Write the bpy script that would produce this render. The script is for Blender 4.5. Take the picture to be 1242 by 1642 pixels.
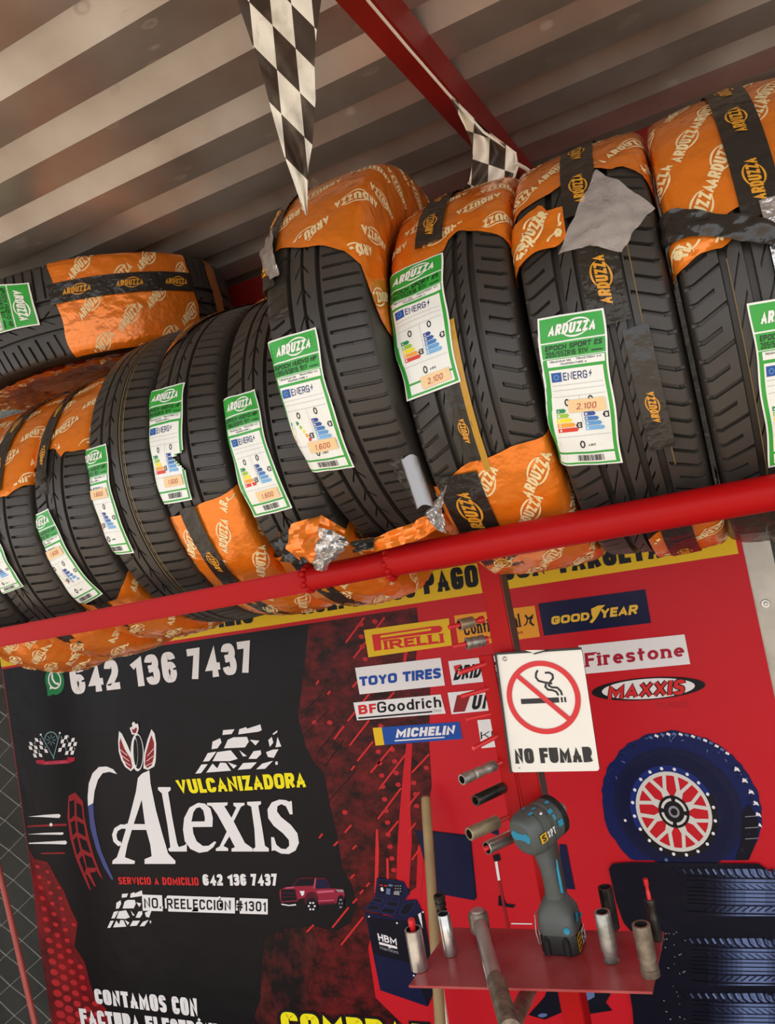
import bpy, bmesh, math, random
from mathutils import Vector, Matrix
random.seed(7)
for _o in list(bpy.data.objects):
    bpy.data.objects.remove(_o)
SC = bpy.context.scene
COL = SC.collection
PI = math.pi
CZ = 1.6                      # eye height of the photographer

# ------------------------------------------------------------------ camera
F_PX = 1200.0                 # focal length in pixels of the 1242 x 1642 frame
ROT = ((0.89541825, 0.40809741, -0.17799622),     # camera right in world axes
       (-0.18942864, -0.01259813, -0.98181367),   # camera down
       (-0.40291804, 0.91285146, 0.06602474))     # camera forward
cam = bpy.data.cameras.new('camera')
cam.sensor_fit = 'VERTICAL'
cam.sensor_height = 36.0
cam.sensor_width = 36.0 * 1242 / 1642
cam.lens = 36.0 * F_PX / 1642
cam.clip_start = 0.02
camo = bpy.data.objects.new('camera', cam)
COL.objects.link(camo)
_r, _d, _f = (Vector(v) for v in ROT)
camo.matrix_world = Matrix(((_r.x, -_d.x, -_f.x, 0), (_r.y, -_d.y, -_f.y, 0), (_r.z, -_d.z, -_f.z, CZ), (0, 0, 0, 1)))
SC.camera = camo

# ------------------------------------------------------------------ daylight
world = bpy.data.worlds.new('daylight')
SC.world = world
world.use_nodes = True
_bg = world.node_tree.nodes['Background']
_bg.inputs[0].default_value = (0.93, 0.96, 1.0, 1)
_bg.inputs[1].default_value = 1.0
sun = bpy.data.lights.new('sun', 'SUN')
sun.energy = 4.5
sun.angle = 0.02
sun.color = (1.0, 0.93, 0.82)
suno = bpy.data.objects.new('sun', sun)
COL.objects.link(suno)
suno.rotation_euler = Vector((0.7, 0.08, -0.7)).to_track_quat('-Z', 'Y').to_euler()
SC.view_settings.view_transform = 'Standard'
SC.view_settings.look = 'None'
SC.view_settings.gamma = 1.0
SC.view_settings.use_curve_mapping = False
SC.view_settings.exposure = 0.95

# ------------------------------------------------------------------ measuring the photograph
def ray(px, py):
    a, b = px - 621.0, py - 821.0
    return (_r * a + _d * b + _f * F_PX)

def at(px, py, Y):
    """the point seen at a pixel of the photograph on the plane y = Y"""
    d = ray(px, py)
    k = Y / d.y
    return Vector((d.x * k, Y, CZ + d.z * k))

def at_z(px, py, z):
    d = ray(px, py)
    k = (z - CZ) / d.z
    return Vector((d.x * k, d.y * k, z))

# ------------------------------------------------------------------ materials
MATS = {}
def mat(name, color, rough=0.5, metal=0.0, spec=0.5, bump=None, var=None, coat=0.0, alpha=1.0, trans=0.0, bands=None, sheen=0.0):
    """bump = (scale, strength, distance); var = (scale, darker/lighter colour, amount, contrast)"""
    if name in MATS:
        return MATS[name]
    m = bpy.data.materials.new(name)
    m.use_nodes = True
    nt = m.node_tree
    b = nt.nodes['Principled BSDF']
    c = (*color, 1) if len(color) == 3 else color
    b.inputs['Base Color'].default_value = c
    b.inputs['Roughness'].default_value = rough
    b.inputs['Metallic'].default_value = metal
    b.inputs['Specular IOR Level'].default_value = spec
    b.inputs['Coat Weight'].default_value = coat
    b.inputs['Coat Roughness'].default_value = 0.15
    b.inputs['Alpha'].default_value = alpha
    b.inputs['Transmission Weight'].default_value = trans
    m.diffuse_color = c
    tc = None
    if bump or var:
        tc = nt.nodes.new('ShaderNodeTexCoord')
    if var:
        sc_, col2, amt, contrast = var[:4]
        n = nt.nodes.new('ShaderNodeTexNoise')
        n.inputs['Scale'].default_value = sc_
        n.inputs['Detail'].default_value = 6
        nt.links.new(tc.outputs['Object'], n.inputs['Vector'])
        r = nt.nodes.new('ShaderNodeValToRGB')
        r.color_ramp.elements[0].position = 0.5 - contrast
        r.color_ramp.elements[1].position = 0.5 + contrast
        nt.links.new(n.outputs['Fac'], r.inputs['Fac'])
        mul = nt.nodes.new('ShaderNodeMath'); mul.operation = 'MULTIPLY'
        mul.inputs[1].default_value = amt
        nt.links.new(r.outputs['Color'], mul.inputs[0])
        mx = nt.nodes.new('ShaderNodeMix'); mx.data_type = 'RGBA'
        mx.inputs['A'].default_value = c
        mx.inputs['B'].default_value = (*col2, 1)
        nt.links.new(mul.outputs[0], mx.inputs['Factor'])
        nt.links.new(mx.outputs['Result'], b.inputs['Base Color'])
    if bump:
        n = nt.nodes.new('ShaderNodeTexNoise')
        n.inputs['Scale'].default_value = bump[0]
        n.inputs['Detail'].default_value = 3
        nt.links.new(tc.outputs['Object'], n.inputs['Vector'])
        bp = nt.nodes.new('ShaderNodeBump')
        bp.inputs['Strength'].default_value = bump[1]
        bp.inputs['Distance'].default_value = bump[2]
        nt.links.new(n.outputs['Fac'], bp.inputs['Height'])
        nt.links.new(bp.outputs['Normal'], b.inputs['Normal'])
    MATS[name] = m
    return m

def hexc(h):
    h = h.lstrip('#')
    v = [int(h[i:i + 2], 16) / 255 for i in (0, 2, 4)]
    return tuple(x / 12.92 if x <= 0.04045 else ((x + 0.055) / 1.055) ** 2.4 for x in v)

RUBBER = mat('tire_rubber', hexc('322e2a'), 0.42, spec=0.5, var=(18, hexc('423c36'), 0.6, 0.25), bump=(260, 0.15, 0.001))
TREADLINE = mat('tread_paint_line', hexc('6b5a34'), 0.6)
FILM = mat('orange_film', hexc('f0821c'), 0.24, metal=0.35, spec=0.6, bump=(24, 0.5, 0.014), coat=0.35)
FILMLOGO = mat('cream_print', hexc('efd9a4'), 0.4, bump=(26, 0.35, 0.012))
TAPE = mat('black_tape_film', hexc('27231f'), 0.24, spec=0.6, bump=(38, 0.5, 0.012))
TAPELOGO = mat('amber_print', hexc('d8962c'), 0.35, bump=(38, 0.4, 0.01))
SILVER = mat('silver_film', hexc('c9c6c4'), 0.25, metal=0.85, bump=(60, 0.6, 0.01))
CLEAR = mat('clear_film', (1.0, 0.88, 0.82), 0.06, alpha=0.34, spec=0.8, bump=(45, 0.6, 0.012))
RED = mat('red_paint', hexc('ad0c0d'), 0.42, coat=0.04, spec=0.12, bump=(30, 0.08, 0.004), var=(7, hexc('a51216'), 0.7, 0.2))
REDDARK = mat('red_primer_paint', hexc('8e1a16'), 0.42, var=(9, hexc('74130f'), 0.7, 0.2))
PRIMER = mat('bare_steel_edge', hexc('5d544c'), 0.5, metal=0.4)
STEEL = mat('worn_steel', hexc('b5b1a8'), 0.34, metal=0.6, var=(40, hexc('4d4a44'), 0.75, 0.16), bump=(90, 0.2, 0.002))
CHROME = mat('chrome_steel', hexc('d2d0cc'), 0.2, metal=0.85, var=(30, hexc('77746f'), 0.6, 0.15))
DARKSTEEL = mat('black_oxide_steel', hexc('2c2b2a'), 0.3, metal=0.7, var=(45, hexc('6d6a63'), 0.4, 0.12))
BORE = mat('dark_bore', hexc('161311'), 0.7)
BRASS = mat('dull_nickel_steel', hexc('b3a688'), 0.36, metal=0.55, var=(30, hexc('5c5443'), 0.5, 0.15))
GALV = mat('galvanized_steel', hexc('b5b0a6'), 0.42, metal=0.75, var=(14, hexc('8f8a80'), 0.7, 0.2), bump=(20, 0.1, 0.004))

# ------------------------------------------------------------------ mesh helpers
class MB:
    """collects shapes in world coordinates and links them as one mesh object"""
    def __init__(self):
        self.v, self.f, self.m, self.s, self.mats = [], [], [], [], []
    def mi(self, m):
        if m not in self.mats:
            self.mats.append(m)
        return self.mats.index(m)
    def add(self, vs, fs, m, smooth=False):
        b = len(self.v)
        self.v.extend(Vector(x) for x in vs)
        k = self.mi(m)
        for f in fs:
            self.f.append([b + i for i in f]); self.m.append(k); self.s.append(smooth)
    def grid(self, P, m, smooth=True, closed_u=False, closed_v=False):
        nu, nv = len(P), len(P[0])
        fs = []
        for i in range(nu if closed_u else nu - 1):
            for j in range(nv if closed_v else nv - 1):
                a, b = i, (i + 1) % nu
                c, d = j, (j + 1) % nv
                fs.append((a * nv + c, b * nv + c, b * nv + d, a * nv + d))
        self.add([p for row in P for p in row], fs, m, smooth)
    def box(self, lo, hi, m, M=None, bevel=0.0):
        if bevel <= 0:
            vs = [Vector((x, y, z)) for z in (lo[2], hi[2]) for y in (lo[1], hi[1]) for x in (lo[0], hi[0])]
            fs = [(0, 2, 3, 1), (4, 5, 7, 6), (0, 1, 5, 4), (2, 6, 7, 3), (0, 4, 6, 2), (1, 3, 7, 5)]
        else:
            bm = bmesh.new()
            bmesh.ops.create_cube(bm, size=1.0)
            for v in bm.verts:
                v.co = Vector([(lo[i] + hi[i]) / 2 + v.co[i] * (hi[i] - lo[i]) for i in range(3)])
            bmesh.ops.bevel(bm, geom=bm.edges[:], offset=bevel, segments=2, affect='EDGES')
            bm.verts.index_update()
            vs = [v.co.copy() for v in bm.verts]
            fs = [[v.index for v in f.verts] for f in bm.faces]
            bm.free()
        if M is not None:
            vs = [M @ v for v in vs]
        self.add(vs, fs, m)
    def tube(self, p0, p1, r0, m, r1=None, n=20, caps=True, smooth=True):
        self.rings([(p0, r0), (p1, r0 if r1 is None else r1)], m, n, caps, smooth)
    def rings(self, pts, m, n=20, caps=True, smooth=True, axis=None):
        """pts: [(point, radius)...] swept along the path with sharp steps kept when two points coincide"""
        ps = [Vector(p) for p, r in pts]
        d0 = axis or (ps[-1] - ps[0]).normalized()
        d0 = Vector(d0)
        a = d0.orthogonal().normalized()
        b0 = len(self.v)
        rows = []
        for k, (p, r) in enumerate(pts):
            if axis is None and 0 < k < len(ps) - 1 and (ps[k + 1] - ps[k - 1]).length > 1e-6:
                d = (ps[k + 1] - ps[k - 1]).normalized()
            elif axis is None and k == 0 and (ps[1] - ps[0]).length > 1e-6:
                d = (ps[1] - ps[0]).normalized()
            elif axis is None and k == len(ps) - 1 and (ps[-1] - ps[-2]).length > 1e-6:
                d = (ps[-1] - ps[-2]).normalized()
            else:
                d = d0
            a = (a - d * a.dot(d)).normalized()
            c = d.cross(a)
            rows.append([ps[k] + (a * math.cos(t) + c * math.sin(t)) * r for t in [2 * PI * i / n for i in range(n)]])
        self.grid(rows, m, smooth, closed_v=True)
        if caps:
            self.add(rows[0], [list(range(n))[::-1]], m)
            self.add(rows[-1], [list(range(n))], m)
    def sphere(self, c, r, m, n=12, sq=(1, 1, 1)):
        c = Vector(c)
        rows = []
        for i in range(n + 1):
            t = PI * i / n
            rows.append([c + Vector((r * sq[0] * math.sin(t) * math.cos(2 * PI * j / (2 * n)), r * sq[1] * math.sin(t) * math.sin(2 * PI * j / (2 * n)), r * sq[2] * math.cos(t))) for j in range(2 * n)])
        self.grid(rows, m, True, closed_v=True)
    def build(self, name, parent=None, org=(0, 0, 0), sharp=35, weld=False):
        me = bpy.data.meshes.new(name)
        o3 = Vector(org)
        me.from_pydata([v - o3 for v in self.v], [], self.f)
        for m in self.mats:
            me.materials.append(m)
        for p, k, s in zip(me.polygons, self.m, self.s):
            p.material_index = k
            p.use_smooth = s
        if weld:
            bm = bmesh.new(); bm.from_mesh(me)
            bmesh.ops.remove_doubles(bm, verts=bm.verts[:], dist=1e-5)
            bmesh.ops.recalc_face_normals(bm, faces=bm.faces[:])
            bm.to_mesh(me); bm.free()
        me.update()
        if sharp and any(self.s):
            me.set_sharp_from_angle(angle=math.radians(sharp))
        o = bpy.data.objects.new(name, me)
        COL.objects.link(o)
        if parent is not None:
            o.parent = parent
        else:
            o.location = o3
        return o

def tag(o, label=None, cat=None, group=None, kind=None):
    if label: o['label'] = label
    if cat: o['category'] = cat
    if group: o['group'] = group
    if kind: o['kind'] = kind
    return o

def thing(name, label, cat, loc=(0, 0, 0), group=None):
    o = bpy.data.objects.new(name, None)
    o.empty_display_size = 0.05
    COL.objects.link(o)
    o.location = loc
    return tag(o, label, cat, group)

# ------------------------------------------------------------------ lettering: a small alphabet of pen strokes
def _arc(cx, cy, rx, ry, a0, a1, n=8):
    return [(cx + rx * math.cos(math.radians(a0 + (a1 - a0) * i / n)), cy + ry * math.sin(math.radians(a0 + (a1 - a0) * i / n))) for i in range(n + 1)]

def _rr(r=0.28):       # closed rounded ring of an O in the unit square
    q = r * 0.8
    return _arc(1 - r, 1 - q, r, q, 0, 90, 4) + _arc(r, 1 - q, r, q, 90, 180, 4) + _arc(r, q, r, q, 180, 270, 4) + _arc(1 - r, q, r, q, 270, 360, 4) + [(1, 1 - q)]

def _c(open_lo=0.3, open_hi=0.7, r=0.3):
    q = r * 0.8
    return _arc(1 - r, 1 - q, r, q, -12, 90, 4) + _arc(r, 1 - q, r, q, 90, 180, 4) + _arc(r, q, r, q, 180, 270, 4) + _arc(1 - r, q, r, q, 270, 372, 4)

_S = _arc(.72, .80, .28, .20, -4, 90, 4) + _arc(.28, .78, .28, .22, 90, 180, 4) + [(0, .72), (.06, .62), (.2, .56), (.8, .44), (.94, .38), (1, .28)] + _arc(.72, .22, .28, .22, 0, -90, 4) + _arc(.28, .20, .28, .20, -90, -176, 4)
_P = [(0, .46), (.7, .46)] + _arc(.7, .73, .3, .27, -90, 90, 8) + [(0, 1)]
GL = {
    'A': (.95, [[(0, 0), (.5, 1), (1, 0)], [(.2, .26), (.8, .26)]]),
    'B': (.88, [[(0, 0), (0, 1), (.66, 1)] + _arc(.66, .77, .28, .23, 90, -90, 6) + [(0, .54)], [(.6, .54), (.7, .54)] + _arc(.7, .27, .3, .27, 90, -90, 6) + [(0, 0)]]),
    'C': (.86, [_c()]),
    'D': (.9, [[(0, 0), (0, 1), (.55, 1)] + _arc(.55, .55, .45, .45, 90, 0, 6) + _arc(.55, .45, .45, .45, 0, -90, 6) + [(0, 0)]]),
    'E': (.74, [[(1, 1), (0, 1), (0, 0), (1, 0)], [(0, .52), (.86, .52)]]),
    'F': (.7, [[(1, 1), (0, 1), (0, 0)], [(0, .5), (.85, .5)]]),
    'G': (.9, [_c()[:-1] + [(1, .46), (.58, .46)]]),
    'H': (.9, [[(0, 0), (0, 1)], [(1, 0), (1, 1)], [(0, .5), (1, .5)]]),
    'I': (.0, [[(0, 0), (0, 1)]]),
    'J': (.7, [[(1, 1), (1, .25)] + _arc(.65, .24, .35, .24, 0, -90, 4) + _arc(.35, .24, .35, .24, -90, -180, 4)]),
    'K': (.9, [[(0, 0), (0, 1)], [(1, 1), (.05, .42)], [(.36, .6), (1, 0)]]),
    'L': (.68, [[(0, 1), (0, 0), (1, 0)]]),
    'M': (1.15, [[(0, 0), (0, 1), (.5, .25), (1, 1), (1, 0)]]),
    'N': (.92, [[(0, 0), (0, 1), (1, 0), (1, 1)]]),
    'O': (.95, [_rr()]),
    'P': (.85, [[(0, 0), (0, 1)], _P]),
    'Q': (.95, [_rr(), [(.6, .25), (1, -.05)]]),
    'R': (.9, [[(0, 0), (0, 1)], _P, [(.5, .46), (1, 0)]]),
    'S': (.82, [_S]),
    'T': (.85, [[(0, 1), (1, 1)], [(.5, 1), (.5, 0)]]),
    'U': (.9, [[(0, 1), (0, .28)] + _arc(.35, .27, .35, .27, 180, 270, 4) + _arc(.65, .27, .35, .27, 270, 360, 4) + [(1, 1)]]),
    'V': (.95, [[(0, 1), (.5, 0), (1, 1)]]),
    'W': (1.35, [[(0, 1), (.25, 0), (.5, .8), (.75, 0), (1, 1)]]),
    'X': (.95, [[(0, 0), (1, 1)], [(0, 1), (1, 0)]]),
    'Y': (.9, [[(0, 1), (.5, .45), (1, 1)], [(.5, .45), (.5, 0)]]),
    'Z': (.82, [[(0, 1), (1, 1), (0, 0), (1, 0)]]),
    '0': (.85, [_rr(.34)]),
    '1': (.42, [[(0, .78), (1, 1), (1, 0)]]),
    '2': (.82, [_arc(.3, .78, .3, .22, 178, 90, 4) + _arc(.7, .76, .3, .24, 90, 0, 4) + [(1, .66), (.85, .5), (0, .05), (0, 0), (1, 0)]]),
    '3': (.84, [_arc(.32, .80, .32, .20, 175, 90, 4) + _arc(.62, .78, .33, .22, 90, -75, 7) + [(.42, .545)], [(.42, .545)] + _arc(.66, .28, .34, .28, 70, -90, 7) + _arc(.32, .22, .32, .22, 270, 185, 4)]),
    '4': (.92, [[(.76, 0), (.76, 1), (0, .28), (1, .28)]]),
    '5': (.82, [[(.95, 1), (.08, 1), (.04, .52), (.3, .6), (.6, .6)] + _arc(.66, .3, .34, .3, 90, -90, 7) + _arc(.3, .2, .3, .2, 270, 185, 4)]),
    '6': (.86, [_arc(.65, .80, .33, .20, 5, 90, 4) + _arc(.35, .72, .35, .28, 90, 180, 4) + _arc(.35, .28, .35, .28, 180, 270, 4) + _arc(.65, .28, .35, .28, 270, 360, 4) + [(1, .36)] + _arc(.65, .34, .35, .24, 0, 90, 4) + [(.3, .58), (.02, .45)]]),
    '7': (.8, [[(0, 1), (1, 1), (.36, 0)]]),
    '8': (.85, [_arc(.5, .76, .44, .24, 0, 360, 14), _arc(.5, .27, .5, .27, 0, 360, 14)]),
    '9': (.84, [[(.98, .55), (.7, .42)] + _arc(.35, .66, .35, .24, 270, 180, 4) + _arc(.35, .72, .35, .28, 180, 90, 4) + _arc(.65, .72, .35, .28, 90, 0, 4) + _arc(.65, .28, .35, .28, 0, -90, 4) + _arc(.35, .22, .3, .22, 270, 200, 4)]),
    '#': (.95, [[(.25, 0), (.4, 1)], [(.65, 0), (.8, 1)], [(0, .34), (1, .34)], [(0, .68), (1, .68)]]),
    '/': (.5, [[(0, 0), (1, 1)]]), '-': (.45, [[(0, .45), (1, .45)]]), '.': (.0, [[(0, -.1), (0, .10)]]), ',': (.0, [[(0, .03), (-.1, -.16)]]),
    'a': (.72, [[(.05, .58)] + _arc(.35, .48, .3, .2, 150, 90, 3) + _arc(.68, .48, .32, .2, 90, 0, 4) + [(1, 0)], _arc(.5, .2, .5, .2, 0, 360, 12)]),
    'b': (.74, [[(0, 0), (0, 1)], _arc(.5, .34, .5, .34, 0, 360, 12)]),
    'c': (.68, [[(1, .5)] + _arc(.5, .34, .5, .34, 40, 320, 12)]),
    'd': (.76, [[(1, 0), (1, 1)], _arc(.5, .34, .5, .34, 0, 360, 12)]),
    'e': (.74, [[(0, .36), (1, .36)] + _arc(.5, .34, .5, .34, 8, 315, 14)]),
    'g': (.76, [[(1, .68), (1, -.1)] + _arc(.5, -.1, .5, .2, 0, -160, 8), _arc(.5, .34, .5, .34, 0, 360, 12)]),
    'h': (.72, [[(0, 0), (0, 1)], [(0, .4)] + _arc(.5, .42, .5, .26, 180, 0, 8) + [(1, 0)]]),
    'i': (.0, [[(0, 0), (0, .68)], [(0, .86), (0, 1.05)]]),
    'l': (.0, [[(0, 0), (0, 1)]]),
    'm': (1.15, [[(0, 0), (0, .68)], [(0, .4)] + _arc(.25, .44, .25, .24, 180, 0, 6) + [(.5, 0)], [(.5, .4)] + _arc(.75, .44, .25, .24, 180, 0, 6) + [(1, 0)]]),
    'n': (.72, [[(0, 0), (0, .68)], [(0, .4)] + _arc(.5, .42, .5, .26, 180, 0, 8) + [(1, 0)]]),
    'o': (.78, [_arc(.5, .34, .5, .34, 0, 360, 14)]),
    'r': (.48, [[(0, 0), (0, .68)], [(0, .42)] + _arc(.6, .42, .6, .26, 180, 80, 5) + [(1, .66)]]),
    's': (.64, [[(x, y * .68) for x, y in _S]]),
    't': (.5, [[(.4, .95), (.4, .14)] + _arc(.72, .14, .32, .14, 180, 290, 4), [(0, .66), (1, .66)]]),
    'u': (.74, [[(0, .68), (0, .26)] + _arc(.5, .26, .5, .26, 180, 360, 8), [(1, .68), (1, 0)]]),
}

def stroke_quads(path, t):
    """a polyline as mitred quads of thickness t with square ends"""
    p = [Vector(q) for q in path]
    q = [p[0]]
    for x in p[1:]:
        if (x - q[-1]).length > 1e-5:
            q.append(x)
    p = q
    if len(p) < 2:
        return []
    closed = (p[0] - p[-1]).length < 1e-4 and len(p) > 3
    h = t / 2
    n = len(p)
    dirs = [(p[i + 1] - p[i]).normalized() for i in range(n - 1)]
    L, R = [], []
    for i in range(n):
        if closed and i in (0, n - 1):
            d0, d1 = dirs[-1], dirs[0]
        else:
            d0 = dirs[i - 1] if i > 0 else dirs[0]
            d1 = dirs[i] if i < n - 1 else dirs[-1]
        b = d0 + d1
        b = b.normalized() if b.length > 1e-3 else d1
        nrm = Vector((-b.y, b.x))
        k = max(0.45, b.dot(d1))
        off = nrm * (h / k)
        L.append(p[i] + off); R.append(p[i] - off)
    return [[(R[i].x, R[i].y), (R[i + 1].x, R[i + 1].y), (L[i + 1].x, L[i + 1].y), (L[i].x, L[i].y)] for i in range(n - 1)]

def text_polys(s, weight=0.2, aspect=0.62, gap=0.16, slant=0.0, serif=0.0, grow=0.0):
    """quads of a line of text scaled into the unit square. weight: stem thickness / cap height; aspect: letter width / cap height"""
    x = 0.0
    out = []
    for ch in s:
        if ch == ' ':
            x += aspect * 0.42 + gap; continue
        acc = None
        if ch in 'ÓÁÉ':
            acc = True; ch = {'Ó': 'O', 'Á': 'A', 'É': 'E'}[ch]
        w, paths = GL[ch]
        W = max(0.0, w * aspect - weight) if w > 0 else 0.0
        if w > 0: W = max(W, weight * 0.9)
        H = 1.0 - weight
        for path in paths:
            pts = [(x + weight / 2 + a * W, weight / 2 + b * H) for a, b in path]
            d0 = Vector(pts[0]) - Vector(pts[1]); d1 = Vector(pts[-1]) - Vector(pts[-2])
            if Vector(path[0]) != Vector(path[-1]) or len(path) < 4:
                l0 = (Vector(path[0]) - Vector(path[1])).length; l1 = (Vector(path[-1]) - Vector(path[-2])).length
                if d0.length > 1e-6 and l0 > .26:
                    d0 = d0.normalized()
                    if abs(d0.y) > .3 or abs(d0.x) > .9: pts[0] = tuple(Vector(pts[0]) + d0 * weight * (0.5 if abs(d0.y) > .95 or abs(d0.x) > .95 else 0.38))
                if d1.length > 1e-6 and l1 > .26:
                    d1 = d1.normalized()
                    if abs(d1.y) > .3 or abs(d1.x) > .9: pts[-1] = tuple(Vector(pts[-1]) + d1 * weight * (0.5 if abs(d1.y) > .95 or abs(d1.x) > .95 else 0.38))
            g_ = grow / 2
            lo_y = -9 if ch in 'gQ,' else -g_
            out += [[(min(max(a, x - g_), x + W + weight + g_), min(max(b, lo_y), 1 + g_)) for a, b in q] for q in stroke_quads(pts, weight + grow)]
            if serif:
                for (a, b), e in ((path[0], pts[0]), (path[-1], pts[-1])):
                    if b in (0, 1) or abs(b - .68) < .01:
                        yy = weight * .28 if b == 0 else (1 - weight * .28 if b == 1 else .68 * H + weight * .6)
                        out += stroke_quads([(e[0] - weight / 2 - serif, yy), (e[0] + weight / 2 + serif, yy)], weight * .56 + grow)
        if acc:
            out += stroke_quads([(x + weight / 2 + W * .35, 1.05), (x + weight / 2 + W * .75, 1.16)], weight * .6 + grow)
        x += W + weight + gap
    x -= gap
    return [[((a + slant * b) / x, b) for a, b in q] for q in out]

def lerp(a, b, t):
    return a + (b - a) * t

def quad_map(q):
    """unit square -> a four-cornered panel: top left, top right, bottom right, bottom left"""
    tl, tr, br, bl = [Vector(c) for c in q]
    def f(x, y):
        return lerp(lerp(bl, br, x), lerp(tl, tr, x), y)
    return f

# ------------------------------------------------------------------ the setting
WALL_Y = 1.70
CEIL = CZ + 0.80

GROUND = mat('sunlit_concrete_ground', hexc('ada092'), 0.9, var=(3, hexc('8c7e6f'), 0.7, 0.25))
mb = MB()
mb.add([(-9, -12, 0), (9, -12, 0), (9, 2.2, 0), (-9, 2.2, 0)], [(0, 1, 2, 3)], GROUND)
tag(mb.build('floor'), kind='structure')

DIM = mat('grey_concrete_wall', hexc('45443f'), 0.85, var=(4, hexc('302f2b'), 0.8, 0.2), bump=(30, 0.3, 0.01))
mb = MB()
mb.box((-5.0, 2.05, 0), (3.2, 2.2, CEIL + 0.2), DIM)
tag(mb.build('wall_back'), kind='structure')
mb = MB()
mb.box((1.97, 1.2, 0), (2.07, 2.05, CEIL + 0.1), DIM)
tag(mb.build('wall_right'), kind='structure')
mb = MB()
mb.box((-3.7, 0.7, 0), (-3.6, 2.05, CEIL + 0.1), DIM)
tag(mb.build('wall_left'), kind='structure')

# corrugated roof sheet, ribs parallel to the wall
def zinc_material():
    m = mat('weathered_zinc_sheet', hexc('c6c0b9'), 0.32, metal=0.6, var=(5, hexc('98897c'), 0.8, 0.2), bump=(35, 0.06, 0.004))
    nt = m.node_tree
    b = nt.nodes['Principled BSDF']
    tc = nt.nodes.new('ShaderNodeTexCoord')
    mp = nt.nodes.new('ShaderNodeMapping'); mp.inputs['Scale'].default_value = (14, 26, 10)
    vo = nt.nodes.new('ShaderNodeTexVoronoi'); vo.inputs['Scale'].default_value = 1.0
    nt.links.new(tc.outputs['Object'], mp.inputs['Vector']); nt.links.new(mp.outputs['Vector'], vo.inputs['Vector'])
    rp = nt.nodes.new('ShaderNodeValToRGB')
    e = rp.color_ramp.elements
    e[0].position = 0.10; e[0].color = (0.25, 0.25, 0.25, 1)
    e[1].position = 0.24; e[1].color = (0, 0, 0, 1)
    k = e.new(0.17); k.color = (0.9, 0.9, 0.9, 1)
    nt.links.new(vo.outputs['Distance'], rp.inputs['Fac'])
    ns = nt.nodes.new('ShaderNodeTexNoise'); ns.inputs['Scale'].default_value = 7
    nt.links.new(tc.outputs['Object'], ns.inputs['Vector'])
    gt = nt.nodes.new('ShaderNodeMath'); gt.operation = 'GREATER_THAN'; gt.inputs[1].default_value = 0.52
    nt.links.new(ns.outputs['Fac'], gt.inputs[0])
    ml = nt.nodes.new('ShaderNodeMath'); ml.operation = 'MULTIPLY'
    nt.links.new(rp.outputs['Color'], ml.inputs[0]); nt.links.new(gt.outputs[0], ml.inputs[1])
    m2 = nt.nodes.new('ShaderNodeMath'); m2.operation = 'MULTIPLY'; m2.inputs[1].default_value = 0.28
    nt.links.new(ml.outputs[0], m2.inputs[0])
    ad = nt.nodes.new('ShaderNodeMath'); ad.inputs[1].default_value = 0.33
    nt.links.new(m2.outputs[0], ad.inputs[0])
    nt.links.new(ad.outputs[0], b.inputs['Roughness'])
    old = b.inputs['Base Color'].links[0].from_socket
    mk = nt.nodes.new('ShaderNodeMix'); mk.data_type = 'RGBA'
    m3 = nt.nodes.new('ShaderNodeMath'); m3.operation = 'MULTIPLY'; m3.inputs[1].default_value = 0.5
    nt.links.new(ml.outputs[0], m3.inputs[0]); nt.links.new(m3.outputs[0], mk.inputs['Factor'])
    nt.links.new(old, mk.inputs['A']); mk.inputs['B'].default_value = (*hexc('c9bdb2'), 1)
    nt.links.new(mk.outputs['Result'], b.inputs['Base Color'])
    return m
ZINC = zinc_material()
PITCH = 0.1465
mb = MB()
prof = []
y = 1.80
k = 0
y0 = 0.8 / 0.983              # a rib edge measured in the photograph
yy = y0 - PITCH * 8
while yy < 1.95:
    prof += [(yy, 0.0), (yy + 0.078, 0.0), (yy + 0.090, 0.032), (yy + 0.102, 0.032)]
    yy += PITCH
prof = [(a, b) for a, b in prof if a < 1.86]
mb.grid([[(-4.2, a, CEIL + b) for a, b in prof], [(1.95, a, CEIL + b) for a, b in prof]], ZINC, smooth=False)
mb.grid([[(-4.2, a, CEIL + b + 0.004) for a, b in prof], [(1.95, a, CEIL + b + 0.004) for a, b in prof]], ZINC, smooth=False)
tag(mb.build('ceiling'), kind='structure')

# red square tube under the roof sheet, from the front to the rear purlin
a0 = Vector((-0.388, -0.22, CEIL)); a1 = Vector((-0.252, 1.66, CEIL))
mb = MB()
dirx = (a1 - a0).normalized(); side = Vector((dirx.y, -dirx.x, 0))
H = 0.066; Wd = 0.040
c = [a0, a1]
mb.add([p + side * s * Wd / 2 + Vector((0, 0, -z)) for p in c for s, z in ((-1, 0.0), (1, 0.0), (1, H), (-1, H))],
       [(0, 1, 5, 4), (1, 2, 6, 5), (2, 3, 7, 6), (3, 0, 4, 7), (0, 3, 2, 1), (4, 5, 6, 7)], REDDARK)
tag(mb.build('trim_1'), kind='structure')
mb = MB()
mb.box((-4.2, 1.665, CEIL - 0.085), (1.9, 1.725, CEIL - 0.0005), REDDARK)
tag(mb.build('trim_2'), kind='structure')

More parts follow.
